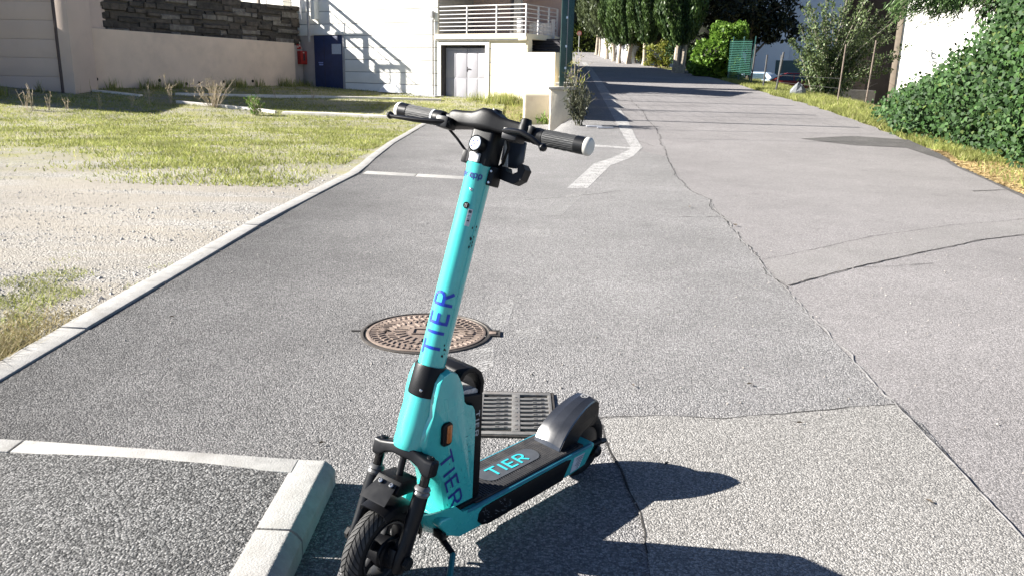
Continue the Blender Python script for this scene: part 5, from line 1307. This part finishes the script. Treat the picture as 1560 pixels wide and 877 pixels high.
# shaded mass of evergreens behind the row
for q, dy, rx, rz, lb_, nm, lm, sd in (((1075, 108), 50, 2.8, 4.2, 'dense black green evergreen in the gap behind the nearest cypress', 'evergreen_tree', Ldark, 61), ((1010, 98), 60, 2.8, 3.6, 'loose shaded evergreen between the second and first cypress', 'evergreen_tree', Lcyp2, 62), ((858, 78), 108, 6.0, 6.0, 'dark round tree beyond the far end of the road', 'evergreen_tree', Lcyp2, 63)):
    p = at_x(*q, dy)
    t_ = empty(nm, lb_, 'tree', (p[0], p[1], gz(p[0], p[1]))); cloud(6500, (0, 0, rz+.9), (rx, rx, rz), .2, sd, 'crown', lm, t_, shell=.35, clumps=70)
    MB().lathe([(1.1, .0001), (1.6, rx*.5), (rz+1, rx*.66), (rz*1.8, rx*.3), (rz*1.9, .0001)], (0, 0, 0), (0, 0, 1), 12).obj('shade_core', Lcore, t_)
    trunk_mesh('trunk', 2.2, .22, Mbark2, t_, sd)
# undergrowth between the trunks
for q, dy, rx, rz, lm, lb_, sd in (((1002, 104), 2.0, 1.1, .95, Lyel, 'pale yellow green bush between the first two cypresses', 71), ((968, 99), 2.0, .7, 1.0, Lyel, 'yellow leaved sapling behind the third cypress', 72), ((938, 94), 2.5, .9, 1.5, Lyel, 'yellow green shrub between the slim cypresses', 73), ((1040, 111), 2.2, 1.0, 1.4, Livy, 'ivy covered stump behind the nearest pale trunk', 74)):
    p = at_x(*q, at(*q)[1]+dy)
    t_ = empty('bush', lb_, 'bush', (p[0], p[1], gz(p[0], p[1]))); cloud(1500, (0, 0, rz*.9), (rx, rx*.8, rz), .10, sd, 'foliage', lm, t_, shell=.3, clumps=22)
    trunk_mesh('stem', rz, .05, Mbark2, t_, sd, 3, .2, .15)
# far hedge and round sign at the end of the road
hp = at_x(872, 80, 97)
hd = empty('far_hedge', 'sunlit hedge closing the far end of the road', 'hedge', (hp[0], hp[1]+6, gz(hp[0], hp[1]+6)))
cloud(9000, (4, 2, 1.6), (10, 2.2, 2.6), .22, 81, 'foliage', Lhedge, hd, shell=.6, up=.6, lumpamp=.2)
MB().box(-5, 13, 2.0, 3.6, -.5, 3).obj('shade_core', Lcore, hd, bevel=.6)
sp0 = at_x(881.5, 79, 93)
rs = empty('round_sign', 'small round road sign on a thin post at the far end of the road', 'sign', tuple(sp0))
MB().tube([(0, 0, -.2), (0, 0, 2.2)], .05, 8).obj('post', Mgalv, rs)
MB().lathe([(-.02, .0001), (-.02, .26), (.02, .26), (.02, .0001)], (0, -.08, 2.05), (0, 1, 0), 24).obj('disc', mat('pale_pink_sign', (.75, .50, .45), .5, .05), rs)
MB().lathe([(-.03, .20), (-.03, .26), (.0, .26), (.0, .20)], (0, -.10, 2.05), (0, 1, 0), 24).obj('ring', mat('red_sign', (.6, .12, .09), .5, .05), rs)
# wooden palings and green mesh between the trunks
pl_ = empty('green_mesh_fence', 'dark green mesh fence panel right of the bright bush', 'fence')
pA, pB = at(1116, 124), at(1146, 128); pA = pA+np.array([0, 1.0, 0]); pB = pB+np.array([0, .6, 0])
for q, hgt in ((pA, 2.0), (lerp(pA, pB, .5), 2.0), (pB, 2.0)): MB().tube([(q[0], q[1], q[2]-.3), (q[0]+.15, q[1], q[2]+hgt)], .03, 6).obj('post', Mgreen, pl_)
mb = MB()
for k in range(24):
    q = lerp(pA, pB, k/23); mb.box(q[0]-.005, q[0]+.005, q[1]-.004, q[1]+.004, q[2]-.2, q[2]+1.85)
for k in range(26):
    z = -.15+k*.077; mb.loft([[(pA[0], pA[1]-.006, pA[2]+z-.011), (pA[0], pA[1]+.006, pA[2]+z-.011), (pA[0], pA[1]+.006, pA[2]+z+.005), (pA[0], pA[1]-.006, pA[2]+z+.005)], [(pB[0], pB[1]-.006, pB[2]+z-.011), (pB[0], pB[1]+.006, pB[2]+z-.011), (pB[0], pB[1]+.006, pB[2]+z+.005), (pB[0], pB[1]-.006, pB[2]+z+.005)]])
mb.obj('mesh', mat('green_shade_net', (.02, .10, .075), .6, .1), pl_, smooth=False)
print('cyp', at(1033, 112), 'bush', at_x(1090, 121, at(1033, 112)[1]-3.4))
# bright green bush
p = at_x(1090, 121, at(1033, 112)[1]-3.4)
bb = empty('bright_bush', 'bright sunlit ivy covered bush beside the nearest cypress', 'bush', tuple(p))
bz = lambda py: atY(1095, py, p[1])[2]-p[2]; bx = lambda px: atY(px, 90, p[1])[0]-p[0]
parts_ = [((bx(1108), 0, bz(62)), (bx(1136)-bx(1108), .9, bz(34)-bz(62))), ((bx(1090), -.1, bz(88)), (bx(1122)-bx(1090), 1.0, bz(58)-bz(88))), ((bx(1076), -.25, bz(106)), (bx(1098)-bx(1076), .9, bz(88)-bz(104))), ((bx(1104), -.1, bz(102)), (.95, .9, .8))]
for k, (c_, r_) in enumerate(parts_):
    cloud(2300, c_, r_, .105, 90+k, 'foliage', Lbright, bb, shell=.66, aspect=.62, lumpamp=.45)
    MB().lathe([(-r_[2]*.75, .0001), (-r_[2]*.4, r_[0]*.6), (0, r_[0]*.72), (r_[2]*.5, r_[0]*.55), (r_[2]*.75, .0001)], c_, (0, 0, 1), 12).obj('shade_core', Lcore, bb)
# pile beside the bush: black bag and two grey rubble slabs
p = at(1073, 113)
m = MB(); secs = [[(p[0]-.9+t*1.7, p[1]+.0+.30*math.cos(a), p[2]+.05+.55*t*.7+max(-.1, .26*math.sin(a))*(1-(2*t-1)**4*.7)) for a in np.linspace(0, 6.28, 10, endpoint=False)] for t in np.linspace(.1, 1, 7)]
tag(m.loft(secs).obj('rubbish_bag', mat('black_bag', (.015, .015, .018), .3, .2, 10, bump=.02, bscale=12)), 'slumped black rubbish bag at the road edge below the bright bush', 'rubbish bag')
p = at(1053, 112)
for k, (dx, sx, sz, lb_) in enumerate(((-.25, .55, .16, 'flat grey rubble slab beside the nearest cypress trunk'), (.45, .4, .24, 'smaller grey rubble lump against the black rubbish bag'))):
    o = MB().loft([[(p[0]+dx+sx*math.cos(a)*f, p[1]+.3*math.sin(a)*f, p[2]-.1+z) for a in np.linspace(0, 6.28, 9, endpoint=False)] for z, f in ((0, 1), (sz*.7, 1.05), (sz+.05, .8), (sz+.1, .3))]).obj('rubble_slab', M_kerb, smooth=False); tag(o, lb_, 'rubble')

# thin leaning fence posts on the verge, each with its own place
pdat = [((1275, 155), (1289, 68), 'thin rusty fence post in front of the wispy shrub'), ((1318, 155), (1335, 62), 'tallest thin fence post before the dark open bay'), ((1376, 125), (1390, 54), 'thin fence post standing against the white shed wall'), ((1180, 138), (1194, 80), 'dark thick fence post beside the red car'), ((1162, 132), (1169, 84), 'thin dark fence post left of the red car'), ((1143, 128), (1152, 68), 'dark double fence post at the edge of the green mesh')]
Mpost = mat('rusty_post', (.16, .125, .10), .7, .3, 9, metal=.2); Mpost2 = mat('dark_post', (.05, .05, .05), .6, .2, 9)
for k, (b_, t_, lb_) in enumerate(pdat):
    p = at(b_[0], b_[1]+2); q = atY(t_[0], t_[1], p[1]-.0)
    o = empty('fence_post', lb_, 'fence post', tuple(p), 'posts of the wire fence on the verge')
    rr_ = .024 if k < 3 else .035
    MB().tube([(0, 0, -.4), tuple(np.array(q)-p)], rr_, 8).obj('post', Mpost if k < 3 else Mpost2, o)
    if k == 3: MB().tube([(.05, .05, -.4), tuple(np.array(q)-p+np.array([-.04, .05, -.1]))], .03, 8).obj('stay', Mpost2, o)
for hh in (.25, .42):
    P = [at(b_[0], b_[1]+2)+np.array([.01, 0, (atY(t_[0], t_[1], at(b_[0], b_[1]+2)[1])[2]-at(b_[0], b_[1]+2)[2])*hh]) for b_, t_, _ in (pdat[2], pdat[1], pdat[0], pdat[3])]
    o = MB().tube(P, .004, 5).obj('fence_wire', Mpost2); tag(o, 'lower thin wire strung between the leaning fence posts' if hh < .3 else 'upper thin wire strung between the leaning fence posts', 'wire', 'wires of the verge fence')

# wispy shrub behind the posts
p = at(1262, 150); p[1] += 1.6; p[0] += .5
ws = empty('wispy_shrub', 'tall wispy grey green shrub with long arching shoots behind the fence posts', 'shrub', tuple(p))
g = np.random.default_rng(5); mbs = MB(); LC = []; LU = []
sx = lambda px: atY(px, 80, p[1])[0]-p[0]; sz = lambda py: atY(1262, py, p[1])[2]-p[2]
targets = [(1215, 12), (1222, 40), (1235, 5), (1250, -6), (1262, -20), (1285, -25), (1300, -10), (1318, -5), (1330, 10), (1345, 22), (1358, 20), (1362, 8), (1365, 60), (1350, 85), (1355, 105), (1215, 70), (1222, 92), (1236, 110), (1310, 50), (1325, 70), (1290, 30), (1275, 10), (1240, 60), (1270, 50), (1255, 30), (1205, 60), (1340, 62), (1300, 90), (1230, 82), (1328, 100), (1245, 95), (1280, 75)]
for k, (px, py) in enumerate(targets*2):
    e = np.array([sx(px)+g.normal()*.14, g.normal()*.6, sz(py)+g.normal()*.14]); b0_ = np.array([g.normal()*.3+sx(1265)*.3, g.normal()*.2, -.1]); mid = b0_*.5+e*.5+np.array([-.12*np.sign(e[0])*abs(e[0]), 0, .25])
    path = [(1-t)**2*b0_+2*t*(1-t)*mid+t*t*e for t in np.linspace(0, 1, 9)]
    mbs.tube(path, list(np.linspace(.026, .006, 9)), 5)
    for j in range(240):
        t = g.uniform(.12, 1.0); q = (1-t)**2*b0_+2*t*(1-t)*mid+t*t*e; sp__ = .05+.12*(1-t); LC.append(q+g.normal(size=3)*sp__); LU.append(g.normal(size=3)+np.array([0, 0, .8]))
mbs.obj('shoots', mat('pale_shoot', (.22, .2, .15), .8, .2), ws)
LC = np.array(LC); LU = np.array(LU); LU /= np.linalg.norm(LU, axis=1, keepdims=True); n = len(LC)
v = np.cross(LU, unit(n, g)); v /= np.linalg.norm(v, axis=1, keepdims=True); s_ = g.uniform(.034, .07, n)[:, None]
np_mesh('foliage', leaf_quads(LC, LU*s_, v*s_*.5), n, Lshrub, ws, g.random(n))
# pale sacks under the shrub
for px, py, c_, lb_ in ((1215, 140, (.13, .14, .15), 'crumpled pale plastic sheet in the grass left of the wispy shrub'), (1262, 130, (.6, .58, .54), 'white bundle caught at the foot of the wispy shrub')):
    p = at(px, py+6); nm = 'plastic_sheet'
    m = MB(); m.loft([[(p[0]+.30*math.cos(a)*f+.05*math.sin(a*3), p[1]+.25*math.sin(a)*f, p[2]-.05+z+.05*math.sin(a*4+z*9)) for a in np.linspace(0, 6.28, 12, endpoint=False)] for z, f in ((0, 1), (.2, .9), (.38, .55), (.46, .1))])
    tag(m.obj(nm, mat('sheet_%s' % ('a' if px < 1250 else 'b'), c_, .6, .1, 12, bump=.02, bscale=18), smooth=False), lb_, 'plastic sheet')

# ------------------------------------------------------------------ ivy hedge at the right
ivy = empty('ivy_hedge', 'big glossy ivy hedge at the right edge beside the road', 'hedge')
base = [at(1345, 182), at(1385, 212), at(1440, 222), at(1500, 240), at(1575, 262), at(1680, 300), at(1800, 340)]
base = [b+np.array([.42, .45, 0]) for b in base]
DB = np.concatenate([[0], np.cumsum([np.linalg.norm((b-a)[:2]) for a, b in zip(base[:-1], base[1:])])])
def ivp(s): return np.array([np.interp(s, DB, [b[i] for b in base]) for i in range(3)])
htop = []
for b, (px, py) in zip(base, ((1340, 135), (1385, 98), (1440, 30), (1500, -75), (1575, -150), (1680, -210), (1800, -260))): htop.append(max(.8, atY(px, py, b[1]+.6)[2]-b[2]))
def ivh(s): return float(np.interp(s, DB, htop))
g = np.random.default_rng(77)
def ivsurf(s, h, seed=0):
    b = ivp(s); H = ivh(s); q = np.array([.82, .57, 0])           # inwards, away from the road
    bulge = .35*math.sin(3.1*s+h*2)+.22*math.sin(7*s-h*5+1)+.15*math.sin(13*s+h*9)
    back = 1.1*(h/H)**2.0*1.3-.5*math.sin(math.pi*min(1, h/H))*.9
    return b+q*(back+.5*bulge)+np.array([0, 0, h])
n = 38000; Sx = g.uniform(0, DB[-1], n*2); hx = g.random(n*2)
C_ = []; 
for s_, t_ in zip(Sx, hx):
    H = ivh(s_); h_ = t_*max(htop)
    if h_ < H*(1+.05*math.sin(9*s_)): C_.append(ivsurf(s_, h_)+g.normal(size=3)*np.array([.20, .20, .06]))
    if len(C_) >= n: break
C_ = np.array(C_); n = len(C_)
out = np.array([-.80, -.55, .30]); nl = out+g.normal(size=(n, 3))*.55; nl /= np.linalg.norm(nl, axis=1, keepdims=True)
dn = np.array([0, 0, -1.])+g.normal(size=(n, 3))*.55; u = dn-nl*(dn*nl).sum(1, keepdims=True); u /= np.linalg.norm(u, axis=1, keepdims=True); v = np.cross(u, nl); s_ = g.uniform(.028, .056, n)[:, None]
hx5 = np.empty((n, 6, 3))
for i, (a, b, c_) in enumerate(((-.75, 0, -.02), (-.55, .62, .10), (.15, .78, .16), (1.15, 0, 0), (.15, -.78, .16), (-.55, -.62, .10))): hx5[:, i] = C_+u*s_*a+v*s_*b+nl*s_*c_
# the largest leaves as separate pieces, the rest joined
dist_ = np.linalg.norm(C_-C0, axis=1); vis = (C_[:, 0]/C_[:, 1] < .66); order = np.argsort(np.where(vis, dist_/s_[:, 0], 1e9)); big = order[:290]; rest = order[290:]
np_mesh('foliage', hx5[rest].reshape(-1, 3), len(rest), Livy, ivy, g.random(len(rest)), 'stuff', vn=6)
for i in big: np_mesh('leaf', hx5[i].reshape(-1, 3), 1, Livy, ivy, [g.random()], vn=6)
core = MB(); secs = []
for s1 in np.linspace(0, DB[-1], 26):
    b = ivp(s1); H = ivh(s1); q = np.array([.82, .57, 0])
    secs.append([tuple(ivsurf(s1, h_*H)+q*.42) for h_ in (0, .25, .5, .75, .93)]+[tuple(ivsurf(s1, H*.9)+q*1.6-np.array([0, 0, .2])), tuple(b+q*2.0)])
core.loft(secs).obj('shade_core', Lcore, ivy)
# feathery branch hanging in from the upper right
ft = empty('feathery_tree', 'feathery light green conifer behind the ivy with drooping sprays', 'tree')
fb = at(1500, 215)+np.array([1.9, 2.2, 0]); ft.location = fb
fx = lambda px, py, dy=0: np.array(atY(px, py, fb[1]+dy))-fb
mbs = MB(); LC = []; LU = []
ends_ = [(1362, 12), (1380, 24), (1400, 20), (1420, 28), (1440, 8), (1455, 22), (1475, 16), (1495, 30), (1515, 26), (1540, 34), (1555, 22), (1410, -12), (1390, -5), (1470, -10), (1530, -5), (1500, 5), (1450, -20), (1560, 8), (1430, 15), (1520, 12)]
for k, (px, py) in enumerate(ends_):
    for rep in range(2):
        e = fx(px+g.normal()*6, py+g.normal()*5, -1.2+g.normal()*.3); b0_ = fx(1560, -60, 0)+g.normal(size=3)*.2; mid = (b0_+e)/2+np.array([0, 0, .45])
        path = [(1-t)**2*b0_+2*t*(1-t)*mid+t*t*e for t in np.linspace(0, 1, 8)]
        mbs.tube(path, list(np.linspace(.03, .006, 8)), 5)
        for j in range(420):
            t = g.uniform(.3, 1.0)**.8; q = (1-t)**2*b0_+2*t*(1-t)*mid+t*t*e; LC.append(q+g.normal(size=3)*.09); LU.append((e-mid)/np.linalg.norm(e-mid)+g.normal(size=3)*.5+np.array([0, 0, -.2]))
mbs.obj('branches', Mbark2, ft); LC = np.array(LC); LU = np.array(LU); LU /= np.linalg.norm(LU, axis=1, keepdims=True); n = len(LC)
v = np.cross(LU, unit(n, g)); v /= np.linalg.norm(v, axis=1, keepdims=True); s_ = g.uniform(.06, .11, n)[:, None]
np_mesh('foliage', leaf_quads(LC, LU*s_, v*s_*.14), n, Lfeather, ft, g.random(n))
MB().tube([(0, 0, -.3), (.1, .1, 2), tuple(fx(1560, -60)), tuple(fx(1565, -160))], [.16, .13, .09, .05], 9).obj('trunk', Mbark2, ft)

# ------------------------------------------------------------------ grass
Lgrass = leafmat('grass_blade', (.165, .195, .048), (.37, .385, .125), .4, .6, c3=(.5, .44, .25))
Ldry = leafmat('dry_grass_blade', (.20, .165, .07), (.42, .35, .19), .3, .7)
def blades(name, pts, hmin, hmax, w, m, seed, kind='stuff', lean=.5):
    g = np.random.default_rng(seed); P = np.array(pts); n = len(P)
    a = g.uniform(0, 6.283, n); h = g.uniform(hmin, hmax, n); l = g.normal(size=(n, 2))*lean
    tip = P+np.stack([l[:, 0]*h, l[:, 1]*h, h], 1); dx = np.stack([np.cos(a), np.sin(a), np.zeros(n)], 1)*(w*g.uniform(.6, 1.4, n))[:, None]
    V = np.empty((n, 3, 3)); V[:, 0] = P-dx; V[:, 1] = P+dx; V[:, 2] = tip
    return np_mesh(name, V.reshape(-1, 3), n, m, None, g.random(n), kind, vn=3)
def nz(x, y): return math.sin(x*1.3+y*.7)+math.sin(x*.5-y*1.9+2)+.7*math.sin(x*3.1+y*2.3)+.6*math.sin(y*4.7-x*2.2)
g = np.random.default_rng(9); pts = []
while len(pts) < 150000:
    y = 9.5+24*g.random()**1.25; x = g.uniform(-.8*y-1.5, xb(y)-.3 if y > 22 else -2.5)
    if x > -2.55 and y < 22.5: continue
    dns = ss(9.6, 14.0, y+.55*nz(x*.6, y*.6)-1.6*ss(-4.5, -8.5, x))
    if g.random() < dns*(.25+.75*ss(-1.4, 1.0, nz(x, y))): pts.append((x, y, gz(x, y)-.005))
blades('grass', pts, .02, .07, .009, Lgrass, 1)
pts = []
while len(pts) < 16000:
    x = g.uniform(-4.6, -2.37); y = g.uniform(2.6, 6.2)
    if g.random() < ss(.1, 1.6, nz(x*2.9+1, y*1.7)+.8*math.sin(x*9+y*3)+.6*math.sin(y*11-x*7))*ss(6.0, 4.0, y)*.8: pts.append((x, y, -.003))
blades('grass', pts, .008, .036, .003, Lgrass, 2, lean=.9)
pts = []
while len(pts) < 9000:
    x = -2.37-abs(g.normal())*.28; y = g.uniform(2.2, 4.4)
    if g.random() < ss(4.6, 3.0, y): pts.append((x, y, -.003))
blades('dry_grass', pts, .02, .075, .003, Ldry, 3, lean=1.0)
pts = []
while len(pts) < 42000:
    y = 9+30*g.random()**1.3; x = xr(y)+.05+g.random()*(1.2+.6*(y > 14))
    if g.random() < .35+.65*ss(-1, 1, nz(x*2, y)) and (y > 14.5 or g.random() < .10): pts.append((x, y, gz(x, y)-.01))
blades('verge_grass', pts, .05, .17, .010, Lgrass, 4, lean=.5)
pts = []
while len(pts) < 17000:
    y = g.uniform(7.5, 16); x = xr(y)-.1+abs(g.normal())*.75
    pts.append((x, y, gz(x, y)))
Llit = leafmat('leaf_litter', (.30, .21, .09), (.55, .42, .22), .2, .8)
n = len(pts); P = np.array(pts)+np.array([0, 0, .02]); u = unit(n, g)*np.array([1, 1, .25]); v = np.cross(u, np.array([0, 0, 1.])+.4*unit(n, g)); s_ = g.uniform(.02, .05, n)[:, None]
np_mesh('leaf_litter', leaf_quads(P, u*s_, v*s_*.5), n, Llit, None, g.random(n), 'stuff')
# taller weeds: against the cream wall, along the shaded foot of the walls
pts = []
for k in range(5200):
    s1 = g.uniform(.8, 4.2); d = abs(g.normal())*.5+.05; q = F(s1, d, 0); 
    if g.random() < .35+.3*math.sin(s1*4): pts.append((q[0], q[1], gz(q[0], q[1])))
for k in range(2500):
    u_ = g.uniform(.2, 14); q = G(u_, -.35+abs(g.normal())*.25, 0)
    if math.sin(u_*2.1)+math.sin(u_*5.3) > .1: pts.append((q[0], q[1], gz(q[0], q[1])))
blades('tall_grass', pts, .12, .42, .012, Lgrass, 6, lean=.25)
def weed(name, label, cat, p, H, n, seed, lm, sm, spread=.35, leaf=.05, per=26, grp=None, rz=0):
    g = np.random.default_rng(seed); t_ = empty(name, label, cat, tuple(p), grp); mb = MB(); LC = []; LU = []
    for k in range(n):
        a = g.uniform(0, 6.28); e = np.array([math.cos(a)*spread*g.random()*H*1.3, math.sin(a)*spread*g.random()*H*1.3, H*g.uniform(.5, 1)]); b0_ = np.array([e[0]*.15, e[1]*.15, -.05]); m_ = (b0_+e)/2*np.array([.8, .8, 1.2])
        path = [(1-t)**2*b0_+2*t*(1-t)*m_+t*t*e for t in np.linspace(0, 1, 6)]; mb.tube(path, list(np.linspace(.007, .003, 6)), 4)
        for j in range(3):
            t = g.uniform(.4, .9); q = (1-t)**2*b0_+2*t*(1-t)*m_+t*t*e; mb.tube([q, q+np.array([g.normal()*.1*H, g.normal()*.1*H, .14*H])], [.006, .003], 4)
        for j in range(per):
            t = g.uniform(.2, 1.0); q = (1-t)**2*b0_+2*t*(1-t)*m_+t*t*e; LC.append(q+g.normal(size=3)*.045*H**.5); LU.append(g.normal(size=3)*.6+np.array([0, 0, .7]))
    mb.obj('stems', sm, t_, smooth=False)
    if LC:
        LC = np.array(LC); LU = np.array(LU); LU /= np.linalg.norm(LU, axis=1, keepdims=True); m2 = len(LC); v = np.cross(LU, unit(m2, g)); v /= np.linalg.norm(v, axis=1, keepdims=True); s_ = leaf*g.uniform(.6, 1.3, m2)[:, None]
        np_mesh('foliage', leaf_quads(LC, LU*s_, v*s_*.3), m2, lm, t_, g.random(m2))
    return t_
Mstem = mat('dry_stem', (.40, .33, .24), .9, .25, 9)
weed('tall_weed', 'tall feathery weed growing beside the gate pier at the road edge', 'weed', at(882, 192), 1.2, 14, 1, leafmat('dusty_weed_leaf', (.03, .038, .022), (.10, .105, .065), .2), mat('weed_stem', (.12, .115, .07), .9), .26, .05, 60)
weed('tall_weed', 'pale flowering weed rising behind the gate pier', 'weed', at(871, 166), 1.55, 6, 2, Lyel, Mstem, .2, .06, 24)
weed('dry_bush', 'bare dry twiggy bush standing in the grass of the lot', 'dry bush', at(326, 164), .95, 34, 3, Ldry, Mstem, .75, .03, 6)
weed('dry_stalk', 'single tall dry stalk left of the bare twiggy bush', 'dry stalk', at(261, 158), .95, 4, 4, Ldry, Mstem, .15, .03, 8)
weed('green_weed', 'bright green weed clump right of the bare twiggy bush', 'weed', at(388, 176), .55, 16, 5, Lbright, Mstem, .5, .045, 22)
for k, (px, py, H) in enumerate(((40, 168, .6), (50, 168, .7), (75, 168, .5), (103, 167, .45), (200, 164, .45), (228, 160, .6), (392, 152, .55), (420, 150, .5), (476, 150, .4), (152, 166, .4))):
    weed('dry_stalk', ['leftmost short dry stalk in the shade below the rendered building', 'tall dry stalk second from the left in the shade', 'dry stalk third from the left, before the drainpipe', 'dry stalk just right of the drainpipe foot', 'dry stalk beyond the corner pier, left of the tall one', 'dry stalk left of the single tall stalk', 'dry stalk behind the bright green weed clump', 'dry stalk at the edge of the pale concrete strip', 'dry stalk in front of the dark blue door', 'dry stalk at the foot of the pink corner pier'][k], 'dry stalk', at(px, py), H, 4, 20+k, Ldry, Mstem, .3, .02, 5, 'dry stalks at the edge of the shade')
# plants at the foot of the stone block
for k, (px, py, lb_) in enumerate(((806, 186, 'small yellowing plant at the foot of the stone block'), (830, 190, 'low green plant between stone block and gate pier'), (848, 194, 'low green plant before the gate pier'))):
    weed('low_plant', lb_, 'plant', at(px, py), .3, 14, 40+k, Lyel if k != 1 else Lbright, Mstem, .9, .05, 14)
# pale scraps by the tall weed
for k, (px, py) in enumerate(((905, 195), (922, 197))):
    p = at(px, py); o = MB().box(p[0]-.18, p[0]+.18, p[1]-.03, p[1]+.03, p[2]+.02, p[2]+.05).obj('paper_scrap', mat('paper_scrap_%s' % 'ab'[k], (.6, .6, .62), .7), bevel=.005); o.rotation_euler = (0, 0, 0)
    tag(o, ('pale scrap of litter in the shade, nearer the tall weed', 'pale scrap of litter in the shade, nearer the white line')[k], 'litter')
p = at(1505, 236); tag(MB().box(p[0]-.1, p[0]+.1, p[1]-.05, p[1]+.05, p[2]+.03, p[2]+.05).obj('paper_scrap', Mwhite, bevel=.01), 'white paper scrap on the dry litter below the ivy', 'litter')
